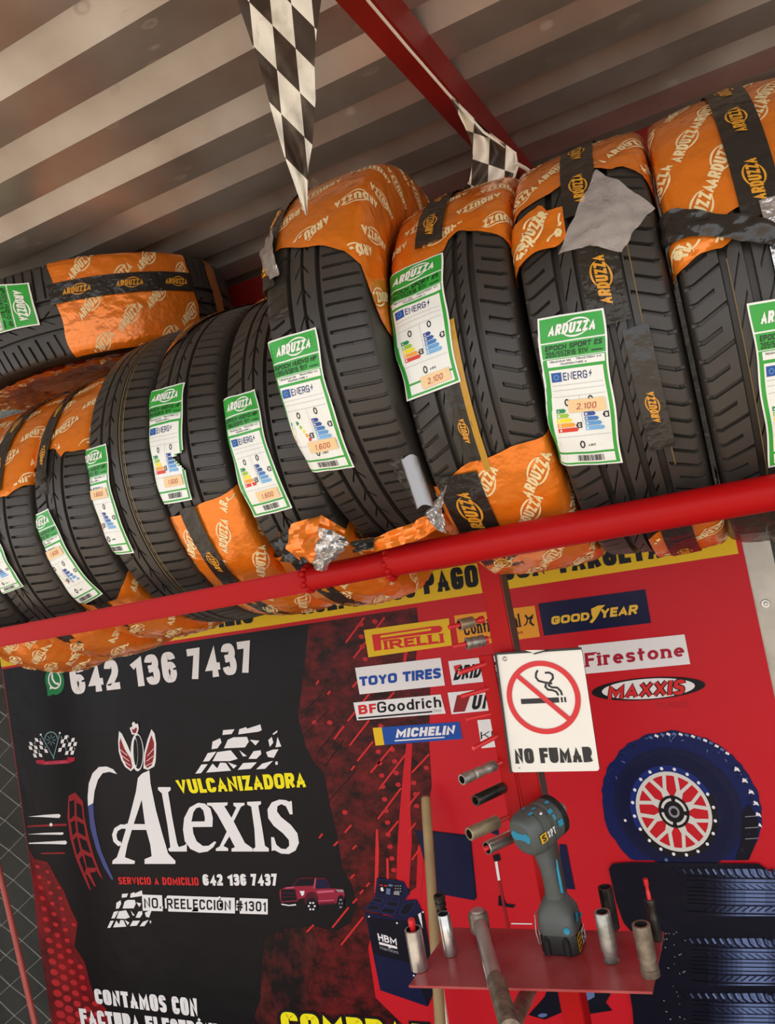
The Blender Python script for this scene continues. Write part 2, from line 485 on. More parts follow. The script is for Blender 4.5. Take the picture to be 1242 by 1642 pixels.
# chain-link mesh behind the banner, seen past both of its ends
WIRE = mat('fence_wire', hexc('b4b2aa'), 0.4, metal=0.35)
def fence(x0, x1, z0, z1, label):
    mb = MB()
    w, h, r = 0.084, 0.100, 0.0021
    n = int((x1 - x0) / w)
    for i in range(n + 1):
        x = x0 + i * w
        pts = []
        for j in range(int((z1 - z0) / h * 2) + 1):
            sgn = 1 if (i + j) % 2 else -1
            pts.append(((x + sgn * w / 2, 1.775 + (0.002 if j % 2 else -0.002), z0 + j * h / 2), r))
        mb.rings(pts, WIRE, n=5, caps=False)
    o = mb.build('chain_link_fence')
    tag(o, label, 'fence', 'wire fence panels')
    return o
fence(-3.1, -2.06, 0.02, 2.3, 'grey chain link wire fence showing beside the black end of the banner')
fence(-0.08, 1.0, 0.02, 2.3, 'grey chain link wire fence behind the galvanized upright by the red end of the banner')

# galvanized upright at the red end of the banner
mb = MB()
xg = at(1198, 890, 1.70).x
mb.box((xg - 0.006, 1.706, 0), (xg + 0.046, 1.712, CEIL - 0.09), GALV)
mb.box((xg + 0.040, 1.712, 0), (xg + 0.046, 1.760, CEIL - 0.09), GALV)
o = tag(mb.build('steel_upright'), 'galvanized steel angle upright with a rivet along the red end of the banner', 'post')
mb = MB()
rp = at(1227, 968, 1.705)
mb.rings([(rp + Vector((0, 0, 0)), 0.009), (rp + Vector((0, -0.003, 0)), 0.008), (rp + Vector((0, -0.003, 0)), 0.0045), (rp + Vector((0, -0.006, 0)), 0.003)], CHROME, n=16, axis=(0, -1, 0))
mb.build('rivet', o)

# ------------------------------------------------------------------ the red tire rack
BAR_Y = 1.03
rack = thing('tire_rack', 'red welded steel rack whose long front bar carries the row of tires', 'rack', (-0.415, 1.36, 0))
RO = rack.location.copy()
j1 = at(490, 925, BAR_Y).x; j2 = at(622, 880, BAR_Y).x
mb = MB()
mb.box((-2.3, -0.017, -0.0185), (j1, 0.017, 0.0185), RED, M=Matrix.Translation((0, BAR_Y + 0.015, CZ - 0.006)) , bevel=0.003)
for v in mb.v:                                  # the bar hangs a little lower at its far end
    v.z += 0.006 * max(0, (v.x - j1)) / 0.9 if v.x > j1 else -0.006 * min(1.5, (j1 - v.x) / 0.7)
mb.build('front_bar', rack, RO)
mb = MB()
mb.rings([((j1 - 0.01, BAR_Y + 0.012, CZ - 0.004), 0.0195), ((j2 + 0.01, BAR_Y + 0.004, CZ - 0.001), 0.0195)], RED, n=24)
mb.build('joining_sleeve', rack, RO)
mb = MB()
mb.tube((j2, BAR_Y, CZ + 0.0), (1.2, BAR_Y, CZ + 0.0), 0.0225, RED, n=32)
mb.build('front_pipe', rack, RO)
for xx, rr in ((j1, 0.0205), (j2, 0.0235)):
    mb = MB()
    for q in range(14):
        t = 2 * PI * q / 14
        mb.sphere((xx + random.uniform(-.002, .002), BAR_Y + (0.012 if xx == j1 else 0.002) + rr * math.cos(t) * 0.96, CZ - 0.003 + rr * math.sin(t) * 0.96), 0.0052, RED, n=6)
    mb.build('weld_bead', rack, RO)
mb = MB()
mb.tube((-2.3, 1.505, CZ - 0.012), (1.2, 1.505, CZ - 0.012), 0.0225, RED, n=24)
mb.build('rear_pipe', rack, RO)
for xx in (-2.2, 1.1):
    mb = MB()
    mb.box((xx - 0.02, BAR_Y - 0.02, 0), (xx + 0.02, BAR_Y + 0.02, CZ), RED)
    mb.box((xx - 0.02, 1.47, 0), (xx + 0.02, 1.51, CZ), RED)
    mb.box((xx - 0.018, BAR_Y, CZ - 0.035), (xx + 0.018, 1.49, CZ - 0.002), RED)
    mb.build('end_frame', rack, RO)
POST_Y = 1.33
px0 = at(780, 989, POST_Y).x; px1 = at(824, 1043.8, POST_Y).x
pm = (px0 + px1) / 2
mb = MB()
mb.box((px0, POST_Y, 0), (px1, POST_Y + 0.045, CZ - 0.021), RED, bevel=0.002)
mb.box((px1, POST_Y + 0.002, 0.9), (px1 + 0.0006, POST_Y + 0.043, CZ - 0.03), PRIMER)
mb.box((pm - 0.018, BAR_Y + .01, CZ - 0.022), (pm + 0.018, 1.49, CZ - 0.003), RED)
mb.build('post', rack, RO)
# plate for the tools
ZS = CZ - 0.706
mb = MB()
fl, fr, br_, bl_ = at_z(655, 1580, ZS), at_z(1045, 1590, ZS), at_z(1064, 1494, ZS), at_z(722, 1487, ZS)
PLATE = mat('scuffed_red_plate', hexc('9a1b20'), 0.34, spec=0.5, var=(16, hexc('b4605e'), 0.55, 0.22), bump=(60, 0.1, 0.003), coat=0.2)
c4 = [fl, fr, br_, bl_]
mb.add(c4 + [p - Vector((0, 0, 0.004)) for p in c4], [(0, 1, 2, 3), (7, 6, 5, 4), (0, 4, 5, 1), (1, 5, 6, 2), (2, 6, 7, 3), (3, 7, 4, 0)], PLATE)
mb.build('tool_plate', rack, RO)
mb = MB()                                       # gusset under the plate
gx = at_z(835, 1588, ZS).x
mb.add([(px0 + .002, POST_Y + .01, ZS - .004), (px0 + .002, POST_Y + .01, ZS - .10), (px0 + .002, 1.19, ZS - .004), (px0 - .004, POST_Y + .01, ZS - .004), (px0 - .004, POST_Y + .01, ZS - .10), (px0 - .004, 1.19, ZS - .004)],
       [(0, 1, 2), (5, 4, 3), (0, 3, 4, 1), (1, 4, 5, 2), (2, 5, 3, 0)], RED)
mb.add([(px1 - .002, POST_Y + .01, ZS - .004), (px1 - .002, POST_Y + .01, ZS - .10), (px1 - .002, 1.19, ZS - .004), (px1 + .004, POST_Y + .01, ZS - .004), (px1 + .004, POST_Y + .01, ZS - .10), (px1 + .004, 1.19, ZS - .004)],
       [(2, 1, 0), (3, 4, 5), (1, 4, 3, 0), (2, 5, 4, 1), (0, 3, 5, 2)], RED)
mb.build('gusset', rack, RO)
mb = MB()                                       # flat bar that carries the bolts
qa, qb = at(766.5, 1052, 1.324), at(789.5, 1052, 1.324)
zlo = at(815, 1330, 1.324).z
mb.box((qa.x, 1.3235, zlo), (qb.x, 1.3298, qa.z), RED, bevel=.0012)
mb.build('peg_bar', rack, RO)
# welded bolts that hold sockets
PEGRED = mat('red_painted_bolt', hexc('d6242b'), 0.35, coat=0.3)
PEGS = [((771, 994), (719, 1006)), ((778.5, 1026), (725.6, 1037)), ((782, 1063), (735.6, 1079)), ((789.5, 1102.5), (739, 1117)), ((796, 1142.6), (746.6, 1153.6)), ((801, 1178), (758.5, 1200)), ((808.7, 1220), (750, 1246)), ((812, 1260), (768, 1281)), ((821, 1307), (760, 1334)), ((827, 1338), (776, 1362))]
peg_ends = []
for r_, t_ in PEGS:
    a = at(*r_, POST_Y + 0.004)
    d = ray(*t_); kk = (a.z - CZ) / d.z
    e = Vector((d.x * kk, d.y * kk, a.z))
    peg_ends.append((a, e))
    mb = MB()
    L = (e - a).length; u = (e - a).normalized()
    pts = [(a + u * -0.004, 0.0072), (a + u * 0.004, 0.0066), (a + u * 0.006, 0.0046)]
    n = int((L - 0.008) / 0.0016)
    for q in range(n):
        pts.append((a + u * (0.008 + q * 0.0016), 0.0046 if q % 2 else 0.0036))
    pts.append((e, 0.0036))
    mb.rings(pts, PEGRED, n=12, axis=u)
    mb.build('peg_bolt', rack, RO)

# ------------------------------------------------------------------ tires
class TireShape:
    def __init__(s, R, W, rim):
        s.R, s.W, s.rim = R, W, rim
        s.hw = W / 2 - 0.0115           # half width of the flat tread
        pts = []
        for i in range(13):            # crown
            x = s.hw * i / 12
            pts.append((x, R - 0.0045 * (i / 12) ** 2))
        x0, r0 = pts[-1]
        for i in range(1, 7):          # shoulder
            t = math.radians(8 + 74 * i / 6)
            pts.append((x0 + 0.0135 * (math.sin(t) - math.sin(math.radians(8))), r0 - 0.016 * (math.cos(math.radians(8)) - math.cos(t))))
        x1, r1 = pts[-1]
        for i in range(1, 11):         # sidewall
            t = i / 10
            pts.append((x1 + 0.003 * math.sin(PI * min(1, t * 1.25)) - 0.020 * t ** 3, r1 + (rim - r1) * t))
        s.pts = pts
        s.L = [0.0]
        for a, b in zip(pts, pts[1:]):
            s.L.append(s.L[-1] + math.hypot(b[0] - a[0], b[1] - a[1]))
        s.umax = s.L[-1]
        s.ushoulder = s.L[12]
    def prof(s, u):
        a = min(abs(u), s.umax - 1e-6)
        i = 0
        while s.L[i + 1] < a:
            i += 1
        t = (a - s.L[i]) / (s.L[i + 1] - s.L[i])
        (xa, ra), (xb, rb) = s.pts[i], s.pts[i + 1]
        x, r = lerp(xa, xb, t), lerp(ra, rb, t)
        dx, dr = xb - xa, rb - ra
        l = math.hypot(dx, dr)
        nx, nr = -dr / l, dx / l
        sg = 1 if u >= 0 else -1
        return x * sg, r, nx * sg, nr
    def S(s, u, phi, off=0.0):
        """a point on the tire; phi in radians, 0 towards the street, positive upwards; origin at the lowest point"""
        x, r, nx, nr = s.prof(u)
        r += nr * off
        return Vector((x + nx * off, -r * math.cos(phi), s.R + r * math.sin(phi)))

def tread_mesh(name, sh, ribs, pitches, shift):
    """ribs: [(x0, x1, [columns (t, groove at 0, groove at half)], slant)] in fractions of the half tread width"""
    F = [0, .02, .115, .135, .32, .5, .52, .615, .635, .82]
    cols = []                     # (u, theta shift in pitches, mode, a, b)  mode g: groove floor, r: rib
    D, DL = 0.0095, 0.0065
    us = sh.hw
    last = None
    for x0, x1, cc, slant in ribs:
        if last is not None:
            cols.append((last + 0.0012, None, D, D)); cols.append((x0 * us - 0.0012, None, D, D))
        for t, g0, g1 in cc:
            u = lerp(x0, x1, t) * us
            cols.append((u, slant * (t - 0.5), DL * g0, DL * g1))
        last = x1 * us
    # shoulders and sidewalls
    def side_cols(sg):
        out = []
        for k in range(1, len(sh.L) - 12):
            u = sh.L[12 + k]
            g = 1.0 if k <= 3 else 0.0
            dd = DL * 0.8 * g
            out.append((sg * u, (ribs[0] if sg < 0 else ribs[-1])[3] * (-0.5 if sg < 0 else 0.5), dd, dd * (0.0 if k > 2 else 1)))
        return out
    cols = side_cols(-1)[::-1] + cols + side_cols(1)
    # fill the shift of groove columns
    sh_ = [c[1] for c in cols]
    for i, v in enumerate(sh_):
        if v is None:
            lo = next(sh_[j] for j in range(i, -1, -1) if sh_[j] is not None)
            hi = next(sh_[j] for j in range(i, len(sh_)) if sh_[j] is not None)
            sh_[i] = (lo + hi) / 2
    th = [(p + f) * 2 * PI / pitches for p in range(pitches) for f in F]
    rows = []
    for ci, (u, _, d0, d1) in enumerate(cols):
        row = []
        fade = 1.0
        for p in range(pitches):
            for fi, f in enumerate(F):
                dep = d0 if fi in (1, 2) else (d1 if fi in (6, 7) else 0.0)
                if sh_[ci] is not None and _ is None:
                    dep = d0
                row.append(sh.S(u, (p + f + sh_[ci]) * 2 * PI / pitches + shift, -dep))
        rows.append(row)
    mb = MB()
    mb.grid(rows, RUBBER, smooth=True, closed_v=True)
    # beads and liner
    n = 64
    inner = [(sh.pts[-1][0], sh.rim), (sh.pts[-1][0] - 0.012, sh.rim - 0.006), (sh.pts[-1][0] - 0.022, sh.rim + 0.004), (sh.hw * 0.9, sh.R - 0.04), (sh.hw * 0.6, sh.R - 0.016), (0, sh.R - 0.014)]
    full = [(x, r) for x, r in inner] + [(-x, r) for x, r in inner[::-1][1:]]
    mb.grid([[(x, -r * math.cos(2 * PI * j / n), sh.R + r * math.sin(2 * PI * j / n)) for j in range(n)] for x, r in full], RUBBER, closed_v=True)
    return mb

SPORT = [(-1, -.57, [(0, 1, 1), (.66, 1, 1), (.68, 1, 0), (.985, 1, 0), (1, 0, 0)], .35),
         (-.44, -.22, [(0, 0, 0), (.02, .9, 0), (.75, .9, 0), (.78, 0, 0), (1, 0, 0)], 1.1),
         (-.09, .13, [(0, 0, 0), (.3, 0, 0), (.32, .9, 0), (.97, .9, 0), (1, 0, 0)], .9),
         (.25, .42, [(0, 0, 0), (.02, 1, 1), (.42, 1, 1), (.45, 0, 0), (1, 0, 0)], .5),
         (.55, 1, [(0, 0, 0), (.06, 0, 0), (.09, 1.1, 0), (.3, 1.1, 0), (.33, 1.1, 1.1), (1, 1.1, 1.1)], -.35)]
NUOVO = [(-1, -.56, [(0, 1, 1), (.7, 1, 1), (.73, 1, 0), (1, 1, 0)], .25),
         (-.45, -.20, [(0, 0, 0), (.45, 0, 0), (.47, 1, 0), (1, 1, 0)], .8),
         (-.12, .15, [(0, 1, 0), (.4, 1, 0), (.43, 0, 0), (1, 0, 0)], -.7),
         (.27, 1, [(0, 0, 0), (.05, 0, 0), (.08, 1, 1), (.6, 1, 1), (.63, .7, 1), (1, .7, 1)], -.12)]
SH_SPORT = TireShape(0.316, 0.172, 0.203)
SH_BIG = TireShape(0.317, 0.157, 0.19)
SH_NUOVO = TireShape(0.302, 0.140, 0.178)
SH_FLAT = TireShape(0.316, 0.196, 0.203)
SH_SMALL = TireShape(0.282, 0.140, 0.165)
CARC = {'sport': (SH_SPORT, SPORT, 44), 'big': (SH_BIG, NUOVO, 52), 'nuovo': (SH_NUOVO, NUOVO, 46), 'flat': (SH_FLAT, NUOVO, 46), 'small': (SH_SMALL, NUOVO, 46)}
CMESH = {}
TIRES = {}
class Tire:
    def __init__(s, key, kind, label, centre, rot=None):
        s.sh = CARC[kind][0]
        rot = rot or Matrix.Identity(3)
        loc = Vector(centre) - rot @ Vector((0, 0, s.sh.R))
        s.root = thing('tire', label, 'tire', loc, 'tires on the rack')
        s.root.rotation_mode = 'QUATERNION'
        s.root.rotation_quaternion = rot.to_quaternion()
        s.M = Matrix.Translation(loc) @ rot.to_4x4()
        s.Mi = s.M.inverted()
        if kind not in CMESH:
            o = tread_mesh('tread', CARC[kind][0], CARC[kind][1], CARC[kind][2], 0.0).build('carcass', s.root, sharp=28)
            CMESH[kind] = o.data
        else:
            o = bpy.data.objects.new('carcass', CMESH[kind]); COL.objects.link(o); o.parent = s.root
        s.rnd = random.Random(key)
        TIRES[key] = s
    def hit(s, px, py):
        """(u, phi) where the sight line of a pixel meets the tread of this tire"""
        o = s.Mi @ Vector((0, 0, CZ)); d = (s.Mi.to_3x3() @ ray(px, py)).normalized()
        R = s.sh.R
        oy, oz = o.y, o.z - R
        A = d.y ** 2 + d.z ** 2; B = 2 * (oy * d.y + oz * d.z); C_ = oy ** 2 + oz ** 2 - R * R
        disc = B * B - 4 * A * C_
        if disc < 0:
            t = -B / (2 * A)
        else:
            t = (-B - math.sqrt(disc)) / (2 * A)
        p = o + d * t
        return p.x, math.atan2(p.z - R, -p.y)

# the row, from the far end: (key, kind, centre x, centre y, centre z above the eye)
ROW = [('a', 'small', -1.386, 1.279, 0.202), ('b', 'small', -1.232, 1.279, 0.206), ('c', 'small', -1.078, 1.279, 0.214), ('d', 'nuovo', -0.923, 1.288, 0.239), ('e', 'nuovo', -0.775, 1.286, 0.240), ('f', 'nuovo', -0.616, 1.284, 0.240),
       ('g', 'big', -0.451, 1.209, 0.332), ('h', 'sport', -0.278, 1.261, 0.262), ('i', 'sport', -0.094, 1.261, 0.258), ('j', 'sport', 0.091, 1.261, 0.258)]
LABELS = {'a': 'black tire at the far end of the row, mostly out of the frame',
          'b': 'black tire under the flat tire, its label cut by the edge of the photo',
          'c': 'black tire with the lowest label, fully in view near the far end',
          'd': 'black tire bare of film, its label between the lowest and the torn one',
          'e': 'black tire with a torn label and orange film round its lower tread',
          'f': 'narrow black tire squeezed behind the big forward tire, orange film only at its crown',
          'g': 'big black tire pushed forward and standing highest in the row, under the hanging pennant tip',
          'h': 'black tire under the crumpled pennant, orange film above and below its label',
          'i': 'black tire with a square of clear film hanging above its label',
          'j': 'black tire at the near end of the row, film tied with knotted black tape'}
for k, kind, x, y, z in ROW:
    Tire(k, kind, LABELS[k], (x, y, CZ + z))
# a tire lying flat on the tops of the far ones, its front edge tipped down
Tire('flat', 'flat', 'black tire lying flat on top of the far tires, half wrapped in orange film', (-1.29, 1.42, CZ + 0.674), Matrix.Rotation(math.radians(8), 3, 'X') @ Matrix.Rotation(-PI / 2, 3, 'Y'))

# ------------------------------------------------------------------ film, tape and labels on the tires
def pw(pts, x):
    """piecewise linear"""
    if x <= pts[0][0]: return pts[0][1]
    for (a, b), (c, d) in zip(pts, pts[1:]):
        if x <= c:
            return lerp(b, d, (x - a) / (c - a))
    return pts[-1][1]

def inside(poly, x, y):
    c = False
    for (x0, y0), (x1, y1) in zip(poly, poly[1:] + poly[:1]):
        if (y0 > y) != (y1 > y) and x < (x1 - x0) * (y - y0) / (y1 - y0) + x0:
            c = not c
    return c

LOGO = None
def logo_polys():
    """a slanted seven-letter word with an oval swoosh round its middle, in a box 4.6 wide and 1 high"""
    global LOGO
    if LOGO is None:
        LOGO = [[((x - .5) * 4.4, y - .5) for x, y in q] for q in text_polys('ARDUZZA', weight=.25, aspect=.66, gap=.07, slant=.28)]
        n = 26
        for a0, a1 in ((15, 165), (195, 330)):
            for i in range(n):
                t0 = math.radians(lerp(a0, a1, i / n)); t1 = math.radians(lerp(a0, a1, (i + 1) / n))
                w0 = .16 * math.sin(PI * i / n) + .02; w1 = .16 * math.sin(PI * (i + 1) / n) + .02
                def q(t, w): return (.55 + (1.25 + w) * math.cos(t) + .25 * math.sin(t), (.72 + w) * math.sin(t))
                LOGO.append([q(t0, 0), q(t1, 0), q(t1, w1), q(t0, w0)])
    return LOGO

def wrinkle(u, v, seed, amp):
    return amp * (0.5 * math.sin(u * 130 + seed) * math.sin(v * 70 + seed * 2.1) + 0.35 * math.sin(u * 60 - v * 110 + seed * 1.7) + 0.25 * math.sin(v * 210 + u * 90 + seed * 3.3))

def film(t, name, lo, hi, u0, u1, off=0.0028, m=None, amp=0.0008, logo=None, nu=40, nv=None, label=None, sag=0.0, logom=None, parent=None, seedk=0):
    """a sheet stretched over the tread between the edges lo(u) and hi(u), in degrees round the tire"""
    m = m or FILM
    sh = t.sh
    lo = [(0, lo)] if not isinstance(lo, list) else lo
    hi = [(0, hi)] if not isinstance(hi, list) else hi
    seed = t.rnd.uniform(0, 9) + seedk
    R = sh.R
    def P(u, phi, o):
        v = phi * R
        e = off + o + abs(wrinkle(u, v, seed, amp)) * 1.4
        if sag:
            e += sag * max(0, math.sin(math.radians(max(0, min(180, (-phi * 57.3 - 35) / 110 * 180))))) * (1 - 0.6 * abs(u) / sh.umax)
        return sh.S(u, phi, e)
    span = max(b for _, b in hi) - min(b for _, b in lo)
    nv = nv or max(6, int(span / 2.5))
    rows = []
    for i in range(nu + 1):
        u = lerp(u0, u1, i / nu)
        l = math.radians(pw(lo, u) + 0.35 * math.sin(u * 95 + seed)); h = math.radians(pw(hi, u) + 0.35 * math.sin(u * 80 + seed))
        rows.append([P(u, lerp(l, h, j / nv), 0) for j in range(nv + 1)])
    mb = MB()
    mb.grid(rows, m)
    o = mb.build(name, parent or t.root, sharp=None)
    if label: o['label'] = label
    if logo:
        ang, size, du, dv, u_lim = logo
        pb = MB()
        ca, sa = math.cos(math.radians(ang)), math.sin(math.radians(ang))
        base = min(b for _, b in lo); top = max(b for _, b in hi)
        k = 0
        v = math.radians(base) * R + dv * 0.4
        while v < math.radians(min(top, 105)) * R:
            n = int(u_lim * 2 / du) + 1
            for q in range(n):
                uc = -u_lim + (q + (0.5 if k % 2 else 0.1)) * du + t.rnd.uniform(-.004, .004)
                for poly in logo_polys():
                    pts = [(uc + (x * ca - y * sa) * size, v + (x * sa + y * ca) * size) for x, y in poly]
                    if all(u0 + .002 < a < u1 - .002 and pw(lo, a) + 1.2 < math.degrees(b / R) < pw(hi, a) - 1.2 for a, b in pts):
                        pb.add([P(a, b / R, 0.0007 + (len(pb.f) % 60) * 2.5e-6) for a, b in pts], [(0, 1, 2, 3)], logom or FILMLOGO)
            v += dv; k += 1
        if pb.v:
            pb.build('printed_lettering', o, sharp=None)
    return o

def tape(t, uc, w, lo, hi, off=0.0065, m=None, start=0.0, parent=None, flip=False, drift=0.0):
    """a printed band along the tread"""
    sh = t.sh; R = sh.R
    seed = t.rnd.uniform(0, 9)
    def P(x, phi, o):
        v = phi * R
        return sh.S(uc + x + drift * (math.degrees(phi) - hi), phi, off + o + abs(wrinkle(x * .6, v, seed, 0.0012)))
    n = max(4, int((hi - lo) / 2))
    mb = MB()
    mb.grid([[P(lerp(-w / 2, w / 2, i / 6), math.radians(lerp(lo, hi, j / n)), 0) for j in range(n + 1)] for i in range(7)], m or TAPE)
    o = mb.build('printed_tape', parent or t.root, sharp=None)
    pb = MB()
    v = math.radians(lo) * R + 0.045 + start
    size = w * 0.30
    while v < math.radians(hi) * R - 0.045:
        for poly in logo_polys():
            sg = -1 if flip else 1
            pts = [(-y * size * sg, v + x * size * sg) for x, y in poly]
            pb.add([P(a, b / R, 0.0007 + (len(pb.f) % 60) * 2.5e-6) for a, b in pts], [(0, 1, 2, 3)], TAPELOGO)
        v += 0.105
    if pb.v:
        pb.build('printed_lettering', o, sharp=None)
    return o

# paper label
LW = mat('label_paper', hexc('eef0ea'), 0.38, bump=(30, 0.25, 0.006))
LG = mat('label_green', hexc('31a43a'), 0.35, bump=(30, 0.25, 0.006))
LK = mat('label_black', hexc('15181a'), 0.4)
LN = mat('label_navy', hexc('202d6e'), 0.4)
LB = mat('label_blue', hexc('1d4fa0'), 0.4)
LGREY = mat('label_grey', hexc('a9a9ad'), 0.45)
PEACH = mat('price_sticker', hexc('efcf9c'), 0.5)
INK = mat('red_ink', hexc('b8352c'), 0.5)
LCOL = [mat('label_c%d' % i, hexc(h), 0.4) for i, h in enumerate(('1f8a4c', '9cc43a', 'f4df2c', 'f0a431', 'd83a2b'))]
LBL = [mat('label_b%d' % i, hexc(h), 0.4) for i, h in enumerate(('1f3f8f', '27529f', '3a78bd', '5f9fd6', '7bb4e4'))]

def label_shapes(model, size, price, price_y):
    S = []                                    # (polygon, material, layer); 85 x 205 millimetres, y up
    def rect(x0, y0, x1, y1, m, l, nx=4, ny=None):
        nx = max(1, int((x1 - x0) / 4.2)); ny = max(1, int((y1 - y0) / 4.2))
        for i in range(nx):
            for j in range(ny):
                a, b = lerp(x0, x1, i / nx), lerp(x0, x1, (i + 1) / nx)
                c, d = lerp(y0, y1, j / ny), lerp(y0, y1, (j + 1) / ny)
                S.append(([(a, c), (b, c), (b, d), (a, d)], m, l))
    def txt(s, x0, y0, x1, y1, m, l=3, **k):
        for q in text_polys(s, **k):
            S.append(([(lerp(x0, x1, a), lerp(y0, y1, b)) for a, b in q], m, l))
    rect(0, 0, 85, 205, LW, 0, 8, 24)
    rect(2.5, 172, 82.5, 202.5, LG, 1, 8)
    rect(2.5, 151, 82.5, 170, LG, 1, 8)
    for poly in logo_polys():
        S.append(([(42 + x * 13.5, 186.5 + y * 13.5) for x, y in poly], LW, 3))
    txt(model, 7, 161, 78, 167.5, LK, weight=.2, aspect=.95, gap=.16, slant=.25)
    txt(size, 7, 152.5, 61, 159.5, LK, weight=.15, aspect=.62)
    rect(65, 154, 79, 155.5, LK, 3, 1)
    rect(2.5, 2.5, 82.5, 150, LG, 1, 8)
    rect(7.5, 139.5, 81, 149, LW, 2, 6)
    for xx, yy, ww in ((11, 145, 27), (45, 145.5, 32), (24, 141, 34)):
        S_ = 'TREADWEAR 320' if ww == 27 else ('TRACTION AA' if ww == 32 else 'TEMPERATURE A')
        txt(S_, xx, yy, xx + ww, yy + 2.5, LK, weight=.18, aspect=.75)
    rect(8, 22, 78, 135.5, LW, 2, 7)
    rect(10.5, 120, 24, 132, LB, 3, 1, 1)
    S.append(([(17.2 + 3.6 * math.cos(t * PI / 5), 126 + 3.6 * math.sin(t * PI / 5)) for t in range(10)], LBL[3], 4))
    S.append(([(17.2 + 2.4 * math.cos(t * PI / 5), 126 + 2.4 * math.sin(t * PI / 5)) for t in range(10)], LB, 5))
    txt('ENERG', 26, 121, 57, 131, LN, weight=.15, aspect=.78, gap=.14)
    S.append(([(59, 126), (62.5, 132), (61.5, 127.5), (63, 127.5), (59.8, 121.5), (60.8, 126)], LN, 3))
    for yy in (115, 108.5, 100):
        rect(10, yy, 76, yy + .5, LGREY, 3, 2)
    rect(43, 62, 43.4, 100, LGREY, 3, 1)
    rect(10, 45, 76, 45.5, LGREY, 3, 2)
    def ring(cx, cy, rx, ry, m):
        for i in range(14):
            t0, t1 = 2 * PI * i / 14, 2 * PI * (i + 1) / 14
            S.append(([(cx + rx * math.cos(t0), cy + ry * math.sin(t0)), (cx + rx * math.cos(t1), cy + ry * math.sin(t1)), (cx + rx * .5 * math.cos(t1), cy + ry * .62 * math.sin(t1)), (cx + rx * .5 * math.cos(t0), cy + ry * .62 * math.sin(t0))], m, 3))
    ring(27, 92, 3.2, 5, LK); ring(57, 94, 3.2, 5, LK)
    ring(39, 33, 3.5, 5.5, LK)
    txt('ABC', 46, 30, 56, 33, LK, weight=.16)
    for i in range(5):
        y1 = 84 - i * 6.6
        x1 = 22 + i * 3.2
        S.append(([(12, y1 - 5.6), (x1, y1 - 5.6), (x1 + 2.4, y1 - 2.8), (x1, y1), (12, y1)], LCOL[i], 3))
        S.append(([(46, y1 - 5.6), (x1 + 33, y1 - 5.6), (x1 + 35.4, y1 - 2.8), (x1 + 33, y1), (46, y1)], LBL[i], 3))
        txt('ABCDE'[i], 13.5, y1 - 4.4, 16, y1 - 1.2, LW, 4, weight=.2)
        txt('ABCDE'[i], 47.5, y1 - 4.4, 50, y1 - 1.2, LW, 4, weight=.2)
    for cx, cy, ch in ((38.5, 60, 'C'), (73, 72, 'B')):
        S.append(([(cx - 4.4, cy), (cx - 2, cy - 4), (cx + 3.4, cy - 4), (cx + 3.4, cy + 4), (cx - 2, cy + 4)], LK, 3))
        txt(ch, cx - 1.2, cy - 2.4, cx + 2, cy + 2.4, LW, 4, weight=.2)
    rect(8, 5.5, 78, 19, LW, 2, 7)
    x = 30
    rr = random.Random(3)
    while x < 64:
        w = rr.choice((.5, .8, 1.3)); rect(x, 8, x + w, 17, LK, 3, 1, 1); x += w + rr.choice((.5, .8, 1.1))
    if price:
        rect(28, price_y, 74, price_y + 17, PEACH, 6, 4, 2)
        txt(price, 38, price_y + 4, 62, price_y + 12, INK, 7, weight=.12, aspect=.7, gap=.2, slant=.2)
    return S

def label(t, px4, model, size, price='', price_y=75, curl=0.0, off=0.0045, torn=False):
    """px4: where the four corners of the label lie in the photograph, found on the tread"""
    h = [t.hit(*p) for p in px4]
    f = quad_map([(u, phi) for u, phi in h])
    sh = t.sh
    seed = t.rnd.uniform(0, 9)
    mb = MB()
    for poly, m, l in label_shapes(model, size, price, price_y):
        vs = []
        cx = sum(p[0] for p in poly) / len(poly); cy = sum(p[1] for p in poly) / len(poly)
        if torn and cx > 58 and 74 - (cx - 58) * .9 < cy < 76 + (cx - 58) * .35 and cy < 92:
            continue
        for x, y in poly:
            X, Y = x / 85, y / 205
            q = f(X, Y)
            e = 0.0013 * math.sin(X * 8 + seed + Y * 5) ** 2 * (0.3 + abs(X - .5)) + 0.0010 * math.sin(Y * 16 + X * 6 + seed)
            e += curl * max(0, abs(X - .5) - .35) * 4 * (0.5 + 0.5 * math.sin(Y * 11 + seed))
            vs.append(sh.S(q.x + 0.0022 * math.sin(Y * 13 + seed) * (X - .5), q.y, off + e + l * 0.0004 + (len(mb.f) % 60) * 2.5e-6))
        mb.add(vs, [list(range(len(vs)))], m)
    o = mb.build('size_label', t.root, sharp=None)
    return o

T = TIRES
SP, NU = ('EPOCH SPORT ES', '205/55ZR16 91W'), ('EPOCH NUOVO HP', '195/65R15 91V')
label(T['i'], [(862, 512), (968, 495), (998, 738), (893, 750)], *SP, price='2,100', price_y=78)
label(T['h'], [(616, 445), (711, 408), (740, 612), (655, 643)], *SP, price='2,100', price_y=8)
label(T['g'], [(430, 548), (509, 526), (570, 745), (487, 762)], *NU, price='1,600', price_y=34, curl=.003)
label(T['f'], [(355, 640), (413, 626), (471, 812), (408, 830)], *NU, price='1,600', price_y=24, curl=.002)
label(T['e'], [(238, 628), (301, 616), (311, 800), (258, 810)], *NU, price='1,600', price_y=28, curl=.003, torn=True)
label(T['d'], [(122, 725), (174, 712), (218, 884), (163, 893)], *NU, price='1,600', price_y=110)
label(T['c'], [(36, 833), (83, 815), (167, 950), (122, 975)], *NU, price='1,600', price_y=112, curl=.002)
label(T['b'], [(-50, 870), (-4, 848), (41, 938), (-4, 956)], *NU)
